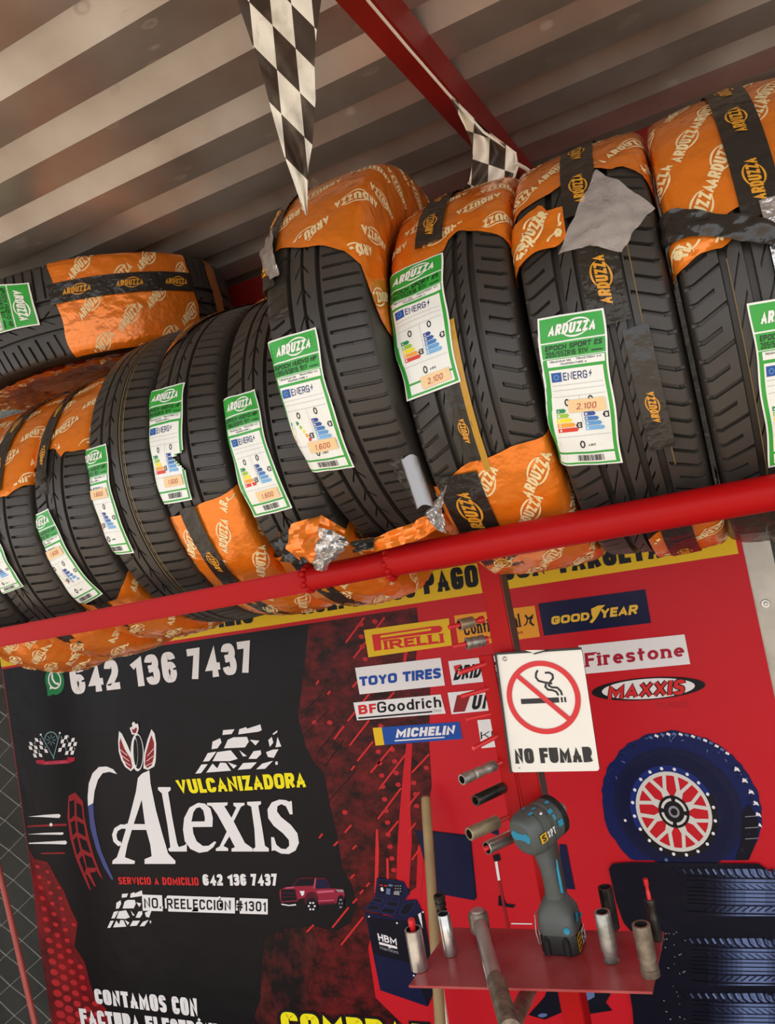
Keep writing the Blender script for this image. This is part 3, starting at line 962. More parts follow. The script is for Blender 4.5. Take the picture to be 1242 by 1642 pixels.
label(T['j'], [(1198, 487), (1305, 470), (1335, 722), (1232, 745)], *SP)
label(T['flat'], [(47, 453), (66, 522), (-92, 565), (-108, 482)], *NU)

FU = 0.70
def um(t, k=FU): return t.sh.umax * k
t = T['b']
film(t, 'film_wrap', [(-.1, 9), (.025, 9), (.04, 11), (.073, 12)], 125, -um(t), um(t), logo=(28, .0150, .085, .055, .12))
tape(t, -.005, .034, 12, 120)
film(t, 'film_wrap', -116, [(-.08, -52), (.08, -48)], -um(t), um(t), sag=.020, amp=.0025, logo=(28, .0150, .10, .06, .12))
tape(t, 0, .034, -116, -48, off=.015)
t = T['a']
film(t, 'film_wrap', [(-.1, 5), (.07, 8)], 125, -um(t), um(t), logo=(28, .0150, .085, .055, .12))
film(t, 'film_wrap', -116, -45, -um(t), um(t), sag=.034, amp=.0025, logo=(28, .0150, .062, .05, .12))
t = T['c']
film(t, 'film_wrap', [(-.1, 14), (-.053, 15.6), (-.04, 22), (-.009, 21.3), (.012, 16), (.021, 18.4), (.055, 17.5), (.1, 16)], 125, -um(t), um(t), logo=(28, .0150, .085, .055, .12))
tape(t, -.034, .030, 10, 120)
tape(t, -.034, .022, 4, 10, off=.0025, m=mat('smoked_film', hexc('3a352c'), .15, alpha=.6, bump=(60, .6, .01)))
film(t, 'film_wrap', -116, [(-.08, -38), (-.02, -44), (.03, -42), (.08, -34)], -um(t), um(t), sag=.004, amp=.0025, logo=(28, .0150, .10, .06, .12))
tape(t, -.01, .034, -116, -42, off=.006)
t = T['d']
film(t, 'tread_paint_line', -60, 70, .012, .0145, off=.0004, m=TREADLINE, amp=0, nu=2)
film(t, 'tread_paint_line', -60, 70, .0205, .0225, off=.0004, m=TREADLINE, amp=0, nu=2)
t = T['e']
film(t, 'film_wrap', [(-.1, 36), (-.06, 40), (-.04, 46), (-.012, 62), (.03, 74), (.08, 78)], 130, -um(t), um(t), logo=(28, .0150, .085, .055, .12))
tape(t, -.035, .032, 44, 125, m=mat('smoked_film', hexc('3a352c'), .15, alpha=.6))
film(t, 'film_wrap', -88, [(-.1, -21), (-.07, -20), (-.02, -18.7), (.06, -16), (.1, -14)], -um(t), um(t), sag=.004, amp=.0012, logo=(62, .0150, .07, .07, .12))
tape(t, -.018, .034, -86, -17.5, start=.0)
t = T['f']
film(t, 'film_wrap', [(-.1, 52), (.0, 55), (.06, 62)], 128, -um(t), um(t), logo=(28, .0150, .085, .055, .12))
tape(t, .0, .034, 55, 125)
film(t, 'film_wrap', -140, [(-.08, -42), (.08, -38)], -um(t), um(t), sag=.006, amp=.003, logo=(40, .0150, .10, .06, .12))
tape(t, -.02, .034, -125, -40, off=.010)
t = T['g']
film(t, 'film_wrap', [(-.14, 8), (-.108, 11), (-.088, 13), (-.066, 25), (-.049, 25.4), (.014, 21.4), (.06, 17), (.078, 12), (.09, 3), (.11, -3), (.16, -8)], 130, -um(t, .96), um(t, .96), logo=(205, .0165, .115, .056, .17))
tape(t, -.071, .036, 14, 125)
film(t, 'film_wrap', -135, [(-.08, -64), (.0, -66), (.09, -58)], -um(t), um(t), sag=.012, amp=.0025, logo=(40, .0150, .09, .055, .12))
tape(t, -.05, .034, -116, -62, off=.013)
t = T['h']
film(t, 'film_wrap', [(-.12, 21), (-.09, 25), (.0, 27), (.008, 30.5), (.022, 33), (.05, 30.5), (.085, 25.5), (.11, 22)], 130, -um(t), um(t), logo=(200, .0150, .085, .05, .13))
tape(t, -.022, .042, 31, 125)
film(t, 'film_wrap', -116, [(-.1, -34), (-.06, -31), (-.02, -27.7), (.077, -25.8), (.1, -25)], -um(t), um(t), sag=.004, amp=.0015, logo=(52, .0165, .075, .06, .13))
tape(t, -.045, .062, -70, -30, off=.006)
SMOKE = mat('smoked_film', hexc('3a352c'), .15, alpha=.6)
tape(t, -.014, .026, -28, 9, m=SMOKE, off=.003)
AMBER = mat('amber_film_edge', hexc('b98a1e'), .25, bump=(30, .4, .01))
film(t, 'folded_tape_edge', -31, 7, -.003, .006, off=.0035, m=AMBER, nu=4)
t = T['i']
film(t, 'film_wrap', [(-.1, 31.5), (-.078, 33.2), (-.013, 37.5), (.03, 40), (.045, 36.8), (.059, 36.7), (.084, 31), (.1, 25)], 130, -um(t), um(t), logo=(38, .0160, .095, .05, .13))
film(t, 'film_flap', [(-.12, 13), (-.087, 15), (-.062, 17.6), (-.03, 17.5), (-.018, 19)], [(-.12, 25), (-.087, 28), (-.06, 30.5), (-.045, 32), (-.04, 29), (-.018, 28)], -.12, -.018, off=.007, amp=.0025, logo=(58, .0165, .05, .04, .09), nu=20)
tape(t, .004, .044, 24, 125)
tape(t, .014, .048, -4, 24, m=SMOKE, start=.01, off=.0025)
film(t, 'tread_paint_line', -40, 24, .0490, .0505, off=.0004, m=TREADLINE, amp=0, nu=2)
tape(t, .040, .030, -34, -6, m=TAPE, start=.01)
film(t, 'film_wrap', -116, [(-.01, -64), (.03, -58), (.1, -54)], -.01, um(t), sag=.006, amp=.0025, logo=(40, .0150, .09, .06, .12))
tape(t, .03, .04, -125, -56, off=.012)
t = T['j']
film(t, 'film_wrap', [(-.1, 16), (-.08, 16.5), (-.03, 11), (-.01, 13), (.1, 10)], 130, -um(t), um(t), logo=(62, .0160, .075, .06, .13))
film(t, 'film_flap', [(-.13, 1.5), (-.092, 2.7), (-.06, 5), (-.035, 4.6), (-.02, 7)], [(-.13, 10.5), (-.085, 10.2), (-.034, 9), (-.02, 8)], -.13, -.02, off=.005, amp=.002, logo=(58, .0165, .05, .03, .09), nu=20)
tape(t, .012, .044, 9, 125)
film(t, 'knotted_tape', [(-.13, 9.5), (-.085, 10), (-.034, 7), (.0, 3), (.025, 0)], [(-.13, 17.5), (-.085, 17.5), (-.034, 12.5), (.0, 9), (.025, 5)], -.13, .025, off=.009, m=TAPE, amp=.005, nu=26, nv=12)
tape(t, .03, .04, -4, 12, m=SILVER, off=.008)
film(t, 'film_wrap', -116, [(-.1, -60), (.1, -58)], -um(t), um(t), sag=.01, amp=.003, m=SMOKE)
film(t, 'tread_paint_line', -48, 3, -.0345, -.033, off=.0004, m=TREADLINE, amp=0, nu=2)
t = T['flat']
ha = [t.hit(77, 430), t.hit(105, 535), t.hit(310, 470)]
pa = math.degrees(ha[0][1]); pb_ = math.degrees(ha[1][1]); pc = math.degrees(ha[2][1])
film(t, 'film_wrap', pc, [(-.12, pb_ - 1), (-.08, pb_), (.08, pa), (.12, pa + .5)], -um(t, .5), um(t, .9), logo=(-50, .0165, .085, .07, .13))
hb = t.hit(200, 455)
tape(t, hb[0], .042, pc + .3, (pa + pb_) / 2 + 2, flip=True)
film(t, 'film_wrap', -150, 150, -t.sh.umax * .99, -t.sh.ushoulder * 1.28, off=.012, amp=.006, nu=16, nv=120, logo=(-30, .014, .05, .06, .13))
film(t, 'film_wrap', pc - 19, pc - 12, -um(t, .5), um(t, .9), m=mat('sheer_orange_film', hexc('b8703c'), .25, alpha=.75))

mb = MB()                                       # film drawn across the wheel opening of the flat tire
rr = random.Random(4)
xs_ = -t.sh.W / 2 + .006
mb.grid([[(xs_ + rr.uniform(-.004, .004) + .01 * (1 - r_ / .24), -r_ * math.cos(2 * PI * j / 60), t.sh.R + r_ * math.sin(2 * PI * j / 60)) for j in range(60)] for r_ in (.25, .22, .19, .16, .13, .10, .07, .04, .005)], FILM, closed_v=True)
mb.build('film_wrap', t.root, sharp=None)

# loose pieces of film
def patch(name, parent_t, rows, m, amp=.003, n=10, label=None, seed=1.0):
    """a crumpled sheet through rows of points given in world coordinates"""
    rows = [[Vector(p) for p in r] for r in rows]
    nr, nc = len(rows), len(rows[0])
    def at_(s, q):
        i = min(nr - 2, int(s)); j = min(nc - 2, int(q))
        return lerp(lerp(rows[i][j], rows[i][j + 1], q - j), lerp(rows[i + 1][j], rows[i + 1][j + 1], q - j), s - i)
    G = []
    rr = random.Random(seed)
    nrm = (rows[1][0] - rows[0][0]).cross(rows[0][1] - rows[0][0]).normalized()
    N = n * (nr - 1); K = n * (nc - 1)
    for i in range(N + 1):
        G.append([at_(i / n, j / n) + nrm * (amp * (math.sin(i * 1.1 + seed) * math.sin(j * .9 + seed * 2) + rr.uniform(-.28, .28))) for j in range(K + 1)])
    mb = MB(); mb.grid(G, m, smooth=True)
    if parent_t is not None:
        mb.v = [parent_t.Mi @ v for v in mb.v]
        o = mb.build(name, parent_t.root, sharp=25)
    else:
        o = mb.build(name, sharp=25)
    if label: o['label'] = label
    return o

t = T['i']
def on(t, px, py, off):
    u, phi = t.hit(px, py)
    return t.M @ t.sh.S(u, phi, off)
patch('clear_film_flap', t, [[on(t, 958, 285, .012), on(t, 1000, 308, .016), on(t, 1040, 337, .012)], [on(t, 928, 350, .014), on(t, 975, 362, .02), on(t, 1018, 378, .016)], [on(t, 898, 415, .012), on(t, 950, 405, .018), on(t, 998, 413, .014)]], CLEAR, amp=.0022, n=8, label='square of crinkled clear film')
t = T['g']
patch('clear_film_flap', t, [[on(t, 428, 372, .010), on(t, 446, 378, .016)], [on(t, 424, 410, .014), on(t, 452, 418, .022)], [on(t, 440, 455, .014), on(t, 458, 448, .016)]], SILVER, amp=.002, n=8, label='torn end of silver tape')
tape(t, -.052, .032, 5, 16, m=SMOKE, off=.003)
B_ = lambda px, py, Y: at(px, py, Y)
patch('crumpled_film', t, [[B_(466, 840, .985), B_(515, 826, .985), B_(556, 850, .985)], [B_(458, 880, .975), B_(505, 870, .965), B_(545, 868, .975)], [B_(480, 898, .99), B_(505, 905, .985), B_(530, 890, .99)]], FILM, amp=.006, n=7, seed=3.0)
patch('crumpled_film_lining', t, [[B_(512, 846, .968), B_(535, 850, .962), B_(558, 868, .968)], [B_(505, 885, .962), B_(528, 880, .955), B_(552, 880, .962)], [B_(502, 912, .968), B_(515, 916, .965), B_(540, 895, .968)]], SILVER, amp=.006, n=7, seed=5.0)
patch('crumpled_film', t, [[B_(566, 866, .985), B_(600, 862, .975), B_(660, 838, .98), B_(702, 818, .985)], [B_(566, 884, .985), B_(605, 884, .975), B_(665, 868, .98), B_(704, 848, .985)]], FILM, amp=.004, n=8, seed=8.0)
patch('crumpled_film_lining', t, [[B_(562, 868, .975), B_(600, 862, .97)], [B_(568, 886, .975), B_(598, 880, .97)]], TAPE, amp=.005, n=8, seed=9.0)
patch('crumpled_film', t, [[B_(440, 850, 1.0), B_(470, 858, .99), B_(500, 880, .985)], [B_(450, 900, 1.0), B_(480, 905, .99), B_(505, 900, .985)]], TAPE, amp=.006, n=8, seed=4.0)
t = T['h']
mb = MB()
G = []
for i in range(13):
    s = i / 12
    c_ = lerp(B_(655, 733, .915), B_(681, 812, .915), s)
    G.append([c_ + Vector((0.0125 * math.sin(a) + .002 * math.sin(s * 17) * (k == 0), -0.009 * math.cos(a), 0.002 * math.sin(a * 3 + s * 20))) for k, a in enumerate([math.radians(-110 + 22 * q) for q in range(11)])])
mb.grid(G, mat('rolled_silver_film', hexc('8f8c8c'), .32, metal=.9))
mb.v = [t.Mi @ v for v in mb.v]
mb.build('rolled_film', t.root, sharp=None)['label'] = 'silver rolled back film'
patch('rolled_film_edge', t, [[B_(624, 736, .925), B_(652, 730, .92)], [B_(634, 765, .925), B_(658, 770, .92)], [B_(658, 800, .925), B_(668, 812, .92)]], SMOKE, amp=.003, n=8, seed=2.2)
patch('crumpled_film', t, [[B_(716, 776, .95), B_(700, 800, .945)], [B_(708, 815, .95), B_(680, 825, .945)], [B_(716, 856, .955), B_(700, 850, .95)]], SILVER, amp=.005, n=9, seed=6.0)

# ------------------------------------------------------------------ checkered pennants and their cord
def checker_material(name, c0, c1):
    m = bpy.data.materials.new(name)
    m.use_nodes = True
    nt = m.node_tree; b = nt.nodes['Principled BSDF']
    uv = nt.nodes.new('ShaderNodeUVMap')
    ck = nt.nodes.new('ShaderNodeTexChecker'); ck.inputs['Scale'].default_value = 1.0
    ns = nt.nodes.new('ShaderNodeTexNoise'); ns.inputs['Scale'].default_value = 25; ns.inputs['Detail'].default_value = 6
    tc = nt.nodes.new('ShaderNodeTexCoord')
    nt.links.new(tc.outputs['Object'], ns.inputs['Vector'])
    rp = nt.nodes.new('ShaderNodeValToRGB'); rp.color_ramp.elements[0].position = .55; rp.color_ramp.elements[1].position = .75
    nt.links.new(ns.outputs['Fac'], rp.inputs['Fac'])
    ck.inputs['Color1'].default_value = (*c0, 1); ck.inputs['Color2'].default_value = (*c1, 1)
    nt.links.new(uv.outputs['UV'], ck.inputs['Vector'])
    mx = nt.nodes.new('ShaderNodeMix'); mx.data_type = 'RGBA'
    ml = nt.nodes.new('ShaderNodeMath'); ml.operation = 'MULTIPLY'; ml.inputs[1].default_value = .45
    nt.links.new(rp.outputs['Color'], ml.inputs[0]); nt.links.new(ml.outputs[0], mx.inputs['Factor'])
    nt.links.new(ck.outputs['Color'], mx.inputs['A']); mx.inputs['B'].default_value = (*hexc('8f7c5c'), 1)
    nt.links.new(mx.outputs['Result'], b.inputs['Base Color'])
    b.inputs['Roughness'].default_value = .45
    b.inputs['Transmission Weight'].default_value = 0
    return m
CHECK = checker_material('checkered_plastic', hexc('f8f2e2'), hexc('41342a'))
CORD = mat('white_cord', hexc('e6dfd0'), .7)

def pennant(name, rows_px, Yf, uvf, label, wav=.006, seed=0.0):
    mb = MB()
    nc = 12
    G, U = [], []
    n = 0
    for (yl, xl, yr, xr), Y0 in zip(rows_px, Yf):
        row, ur = [], []
        for j in range(nc + 1):
            px, py = lerp(xl, xr, j / nc), lerp(yl, yr, j / nc)
            row.append(at(px, py, Y0 + wav * math.sin(j * .9 + n * .5 + seed))); ur.append(uvf(px, py))
        G.append(row); U.append(ur); n += 1
    mb.grid(G, CHECK)
    flat = [x for r in U for x in r]
    o = mb.build(name, sharp=None)
    uvl = o.data.uv_layers.new(name='UVMap')
    for lp in o.data.loops:
        uvl.data[lp.index].uv = flat[lp.vertex_index]
    tag(o, label, 'pennant', 'checkered pennants')
    return o
def uv1(px, py):
    dx, dy = px - 436.8, py - 40.6
    det = 37 * 71 - 7 * 37
    return ((dx * 71 - dy * 7) / det + 100.0, (37 * dy - 37 * dx) / det + 100.0)
L1 = [(345, 489), (290, 470), (250, 455.5), (200, 441), (170, 433), (130, 423), (90, 411), (45, 395), (0, 380), (-40, 368), (-70, 361)]
R1 = [(345, 492), (270, 494), (230, 501), (190, 503), (160, 506), (140, 505), (105, 504), (55, 507), (0, 515), (-40, 521), (-70, 526)]
rows = []
for (yl, xl), (yr, xr) in zip(L1, R1):
    rows.append((yl, xl, yr, xr))
# finer rows
rows2 = []
for a, b in zip(rows, rows[1:]):
    for k in range(4):
        rows2.append(tuple(lerp(p, q, k / 4) for p, q in zip(a, b)))
rows2.append(rows[-1])
pennant('pennant', rows2, [.80] * len(rows2), uv1, 'dirty checkered pennant hanging straight down with its tip before the big tire', wav=.007)
def uv2(px, py):
    dx, dy = px - 757, py - 255
    e1 = (26, 9); e2 = (-2, 42)
    det = e1[0] * e2[1] - e2[0] * e1[1]
    return ((dx * e2[1] - dy * e2[0]) / det + 100.0, (e1[0] * dy - e1[1] * dx) / det + 100.0)
rows = [(157, 722, 155, 726), (180, 733, 182, 752), (202, 744, 207, 778), (228, 755, 226, 803), (250, 758, 244, 827), (268, 756, 268, 829), (290, 752, 290, 823), (305, 742, 306, 822), (322, 727, 316, 812)]
rows2 = []
for a, b in zip(rows, rows[1:]):
    for k in range(3):
        rows2.append(tuple(lerp(p, q, k / 3) for p, q in zip(a, b)))
rows2.append(rows[-1])
ys = [lerp(1.12, 1.165, min(1, i / 12)) for i in range(len(rows2))]
pennant('pennant', rows2, ys, uv2, 'crumpled checkered pennant caught between the red roof beam and a tire', wav=.010, seed=2.0)
mb = MB()
path = [at_z(560, -60, CZ + .712), at_z(589, 0, CZ + .714), at_z(655, 78, CZ + .716), at(723, 156, 1.118), at(775, 212, 1.14), at(826, 246, 1.16), at(829, 268, 1.165), at(823, 286, 1.17)]
mb.rings([(p, .0022) for p in path], CORD, n=8)
path = [at(827, 262, 1.16), at(842, 270, 1.18), at(856, 281, 1.2)]
mb.rings([(p, .003) for p in path], CORD, n=8)
path = [at(300, -105, .80), at(361, -70, .80), at(526, -70, .80), Vector((-.33, .80, CEIL - .06))]
mb.rings([(p, .0022) for p in path], CORD, n=8)
tag(mb.build('bunting_cord'), 'white cord of the pennants strung along the red roof beam', 'cord')

# ------------------------------------------------------------------ NO FUMAR sign hung on the post
SIGN_W = mat('sign_white', hexc('ece9df'), 0.35, bump=(12, .05, .005))
SIGN_R = mat('sign_red', hexc('d3232b'), 0.4)
SIGN_K = mat('sign_black', hexc('17161a'), 0.4)
SY = 1.316
S4 = [at(*p, SY) for p in ((795, 1048.5), (932, 1040), (961, 1236), (820, 1238.5))]
def sign_map(x, y, off=0.0):
    tl, tr, br, bl = S4
    p = lerp(lerp(bl, br, x), lerp(tl, tr, x), y)
    return Vector((p.x, p.y - off, p.z))
sign = thing('no_smoking_sign', 'white NO FUMAR sign with a struck out cigarette in a red ring', 'sign', (S4[3].x, SY, S4[3].z))
SO = sign.location.copy()
mb = MB()
cs = []
for cx, cy, a0 in ((.965, .975, 0), (.035, .975, 90), (.035, .025, 180), (.965, .025, 270)):
    for k in range(5):
        t = math.radians(a0 + 90 * k / 4)
        cs.append((cx + .035 * math.cos(t), cy + .025 * math.sin(t)))
n = len(cs)
mb.add([sign_map(x, y) for x, y in cs] + [sign_map(x, y, -.005) for x, y in cs], [list(range(n))[::-1], list(range(n, 2 * n))], SIGN_W)
mb.add([sign_map(x, y) for x, y in cs] + [sign_map(x, y, -.005) for x, y in cs], [(i, (i + 1) % n, n + (i + 1) % n, n + i) for i in range(n)], SIGN_K)
mb.add([sign_map(x, y, .0) for x, y in ((-.012, 1.012), (1.0, 1.012), (1.0, .995), (-.012, .995))] + [sign_map(x, y, .004) for x, y in ((-.012, 1.012), (1.0, 1.012), (1.0, .995), (-.012, .995))], [(4, 5, 6, 7), (0, 1, 5, 4), (2, 3, 7, 6), (0, 4, 7, 3), (1, 2, 6, 5)], SIGN_K)
mb.add([sign_map(x, y, .0) for x, y in ((-.012, 1.0), (.006, 1.0), (.006, 0), (-.012, 0))] + [sign_map(x, y, .004) for x, y in ((-.012, 1.0), (.006, 1.0), (.006, 0), (-.012, 0))], [(4, 5, 6, 7), (0, 1, 5, 4), (2, 3, 7, 6), (0, 4, 7, 3), (1, 2, 6, 5)], SIGN_K)
mb.build('plate', sign, SO)
# everything below is drawn in fractions of the plate; ring centred at (.47, .615)
AR = (S4[0] - S4[3]).length / (S4[1] - S4[0]).length
RX = .425; RC = (.487, .617)
def sp(mb, poly, m, l): mb.add([sign_map(x, y, .0006 * l + (len(mb.f) % 60) * 2.5e-6) for x, y in poly], [list(range(len(poly)))], m)
mb = MB()
for i in range(64):
    t0, t1 = 2 * PI * i / 64, 2 * PI * (i + 1) / 64
    def rp_(t, k): return (RC[0] + RX * k * math.cos(t), RC[1] + RX * k / AR * math.sin(t))
    sp(mb, [rp_(t0, 1), rp_(t1, 1), rp_(t1, .855), rp_(t0, .855)], SIGN_R, 2)
d = math.radians(-45); nx, ny = math.cos(d), math.sin(d)
for w0, w1 in ((-.065, .065),):
    sp(mb, [(RC[0] + RX * (k * nx - w * ny), RC[1] + RX / AR * (k * ny + w * nx)) for k, w in ((-.9, w0), (.9, w0), (.9, w1), (-.9, w1))], SIGN_R, 3)
mb.build('ring', sign, SO)
mb = MB()
cg = lambda x, y: (RC[0] + RX * x, RC[1] + RX / AR * y)
sp(mb, [cg(-.62, -.16), cg(.42, -.16), cg(.42, -.02), cg(-.62, -.02)][::1], SIGN_K, 1)
for a in (.47, .56):
    sp(mb, [cg(a, -.16), cg(a + .05, -.16), cg(a + .05, -.02), cg(a, -.02)], SIGN_K, 1)
for path in ([(.52, .03), (.50, .14), (.42, .24), (.27, .26), (.2, .31), (.26, .42), (.34, .5), (.34, .6), (.26, .66), (.14, .66)],
             [(.42, .03), (.38, .13), (.28, .18), (.16, .2), (.1, .28), (.14, .38)],
             [(.3, .36), (.1, .40), (-.06, .45), (-.12, .55), (-.10, .66), (-.04, .74)]):
    for q in stroke_quads(path, .055):
        sp(mb, [cg(*p) for p in q], SIGN_K, 1)
mb.build('cigarette_symbol', sign, SO)
mb = MB()
for q in text_polys('NO FUMAR', weight=.25, aspect=.56, gap=.06):
    sp(mb, [(lerp(.06, .945, x), lerp(.072, .198, y)) for x, y in q], SIGN_K, 1)
mb.build('lettering', sign, SO)
for x, y, r in ((.10, .955, .0042), (.10, .035, .0016)):
    mb = MB()
    c = sign_map(x, y)
    mb.rings([(c, r), (c + Vector((0, -.0015, 0)), r), (c + Vector((0, -.0025, 0)), r * .6)], CHROME, n=14, axis=(0, -1, 0))
    mb.build('screw', sign, SO)
mb = MB()
pp = [sign_map(.40, 1.0), sign_map(.55, 1.0), sign_map(.5, .965)]
mb.add([p + Vector((0, -.006, 0)) for p in (sign_map(.36, 1.02), sign_map(.60, 1.012), sign_map(.50, .985))], [(0, 1, 2)], SIGN_W)
mb.rings([(sign_map(.46, .985, .006), .0012), (sign_map(.55, 1.0, .010), .0012), (sign_map(.62, 1.01, .006), .0012)], DARKSTEEL, n=6)
mb.build('wire_tie', sign, SO)

# ------------------------------------------------------------------ sockets
def depth_of(p): return (Vector(p) - Vector((0, 0, CZ))).dot(_f)
def socket(name, label, base, axis, length, r, m, steps=(), bore=.68, bore_depth=.6, group=None, n=28, square=False):
    """axis points from the drive end to the open end; steps: extra (fraction, radius factor) outline points"""
    base = Vector(base); u = Vector(axis).normalized()
    root = thing(name, label, 'socket', base, group)
    out = [(0, .94), (.012, 1.0)] + list(steps) + [(.988, steps[-1][1] if steps else 1.0), (1.0, (steps[-1][1] if steps else 1.0) * .95)]
    mb = MB()
    k = steps[-1][1] if steps else 1.0
    mb.rings([(base + u * length * f, r * g) for f, g in out] + [(base + u * length, r * k * bore)], m, n=n, caps=False, axis=u)
    mb.add([base + (u.orthogonal().normalized() * math.cos(t) + u.cross(u.orthogonal().normalized()) * math.sin(t)) * r * .94 for t in [2 * PI * i / n for i in range(n)]], [list(range(n))[::-1]], m)
    mb.build('body', root, base)
    mb = MB()
    hexr = r * k * bore
    mb.rings([(base + u * length * .998, hexr), (base + u * length * (1 - bore_depth), hexr * .92)], BORE, n=6 if square else 12, caps=False, axis=u, smooth=False)
    bd = base + u * length * (1 - bore_depth)
    mb.rings([(bd, hexr * .92), (bd + u * .001, .0001)], BORE, n=12, caps=False, axis=u)
    mb.build('bore', root, base)
    return root

def standing(label, top, bot, width, m, steps=(), group='sockets standing on the tool plate', **k):
    b = at_z(bot[0], bot[1] - width * .16, ZS)
    d = ray(*top); t = math.hypot(b.x, b.y) / math.hypot(d.x, d.y)
    z = CZ + d.z * t
    r = width / 2 * depth_of(b) / F_PX
    return socket('socket', label, (b.x, b.y, ZS + .0002), (0, 0, 1), max(.03, z - ZS), r, m, steps, group=group, **k), b, z, r

RUST = mat('rusty_steel', hexc('9a8d7c'), 0.42, metal=0.5, var=(55, hexc('4a3b2c'), .8, .18), bump=(90, .3, .002))
s1, b1, z1, r1 = standing('fat chrome socket with a red bolt end in its mouth, left of the wooden stick', (663.6, 1489), (673, 1558), 28, CHROME, bore=.8)
mb = MB(); mb.rings([((b1.x, b1.y, z1 - .05), r1 * .34), ((b1.x, b1.y, z1 + .004), r1 * .34), ((b1.x, b1.y, z1 + .006), r1 * .42), ((b1.x, b1.y, z1 + .016), r1 * .42), ((b1.x, b1.y, z1 + .018), r1 * .30)], PEGRED, n=14)
mb.build('bolt_end', s1, s1.location.copy())['label'] = 'red bolt end'
standing('open chrome socket leaning light beside the wooden stick on the tool plate', (706.6, 1466), (722, 1534), 21, CHROME, bore=.8)
standing('stubby black socket with bright collars behind the open chrome socket', (705, 1435), (713, 1490), 17, DARKSTEEL, steps=((.55, 1.0), (.56, .8), (.66, .8), (.67, 1.05), (.78, 1.05), (.79, .85), (.86, .85), (.87, 1.1)))
standing('bright worn socket in front of the dark one, right of the impact wrench', (967.9, 1461.6), (980, 1545), 26, STEEL, steps=((.0, .78), (.10, .78), (.11, .84), (.22, .86), (.24, 1.0)))
standing('dark grey socket standing behind the bright worn socket', (971, 1422), (982, 1492), 23, DARKSTEEL)
standing('rusty socket with a stepped foot at the front right corner of the plate', (1026, 1482), (1043, 1568), 29, RUST, steps=((.0, 1.02), (.14, 1.02), (.15, .90), (.32, .92), (.33, 1.0)))
s7, b7, z7, r7 = standing('slim black extension with a red tip at the rear right corner of the plate', (1038, 1442), (1053.5, 1510), 17, DARKSTEEL, steps=((.55, 1.0), (.62, .82), (.8, .82), (.82, .9)), bore=.5)
mb = MB(); mb.rings([((b7.x, b7.y, z7 - .02), r7 * .42), ((b7.x, b7.y, z7 + .012), r7 * .42), ((b7.x, b7.y, z7 + .014), r7 * .34), ((b7.x, b7.y, z7 + .022), r7 * .34), ((b7.x, b7.y, z7 + .024), r7 * .46), ((b7.x, b7.y, z7 + .034), r7 * .46)], PEGRED, n=14)
mb.build('red_tip', s7, s7.location.copy())['label'] = 'red tip'

def on_peg(i, label, f0, f1, width, m, steps=(), **k):
    a, e = peg_ends[i]
    u = (e - a)
    L = u.length
    base = a + u * f0
    r = width / 2 * depth_of(a + u * (f0 + f1) / 2) / F_PX
    return socket('socket', label, base, u, L * (f1 - f0), r, m, steps, group='sockets hung on the welded bolts', **k)
on_peg(0, 'dull brassy ring socket on the topmost welded bolt', .26, .68, 18, BRASS, bore=.74, bore_depth=.99)
on_peg(1, 'short knurled grey socket on the second welded bolt', .05, .60, 18.5, STEEL, steps=((.3, 1.0), (.31, .86), (.42, .86), (.43, 1.0), (.7, 1.0), (.72, .9), (.8, .9), (.82, 1.05)), bore=.6, bore_depth=.99)
on_peg(6, 'mottled grey jointed socket on the bolt under the sign corner', .28, 1.16, 17, STEEL, steps=((.25, 1.0), (.27, .88), (.4, .88), (.42, 1.0), (.62, 1.0), (.64, .85), (.72, .85), (.74, 1.04)))
on_peg(7, 'glossy black socket hung below the jointed grey socket', .14, 1.14, 18, DARKSTEEL)
on_peg(8, 'dull brown socket hung below the glossy black socket', .40, 1.13, 21, BRASS)
sk = on_peg(9, 'chrome socket with a red bolt tip in its mouth beside the wrench head', .15, .92, 21, CHROME, bore=.8)

# ------------------------------------------------------------------ cordless impact wrench
BODY = mat('worn_teal_black_plastic', hexc('4c4d47'), 0.5, var=(22, hexc('5b6668'), .55, .2), bump=(120, .15, .001))
TEAL = mat('teal_plastic', hexc('2c8fb0'), 0.45)
YEL = mat('yellow_sticker', hexc('e8b51f'), 0.4)
BLK = mat('black_plastic', hexc('1d1e1f'), 0.38)
WHT = mat('white_sticker_print', hexc('e6e6e2'), 0.45)
L_ = at_z(868, 1532, ZS); A_ = at_z(928.7, 1536, ZS)
rx = (A_ - L_).normalized(); fy = Vector((-rx.y, rx.x, 0)); W_ = (A_ - L_).length
iw = thing('impact_wrench', 'worn grey and teal cordless impact wrench standing on its battery on the tool plate', 'power tool', (L_ + A_) / 2)
IO = iw.location.copy()
def tp(x, y, z): return IO + rx * x + fy * y + Vector((0, 0, z))
def loft(secs, m, n=28, cap=True, p=3.0):
    """sections: (centre x, y, z, half width, half depth, exponent) stacked upwards with rounded-square outlines"""
    mb = MB(); rows = []
    for cx, cy, cz, hx, hy, e in secs:
        row = []
        for i in range(n):
            t = 2 * PI * i / n
            c, s = math.cos(t), math.sin(t)
            k = (abs(c) ** e + abs(s) ** e) ** (-1 / e)
            row.append(tp(cx + hx * c * k, cy + hy * s * k, cz))
        rows.append(row)
    mb.grid(rows, m, True, closed_v=True)
    if cap:
        mb.add(rows[0], [list(range(n))[::-1]], m); mb.add(rows[-1], [list(range(n))], m)
    return mb
hw = W_ / 2
battery = loft([(0, .031, 0.0003, hw * .92, .029, 7), (0, .031, .003, hw, .031, 7), (0, .031, .030, hw, .031, 7), (0, .031, .034, hw * .96, .030, 6)], BLK).build('battery', iw, IO)
mb = MB()
for xx in (-hw * .62, hw * .45):
    mb.rings([(tp(xx, -.0005, .004), .0062), (tp(xx, -.001, .026), .0062), (tp(xx, .002, .031), .003)], BLK, n=14)
mb.build('battery_rib', battery, IO)
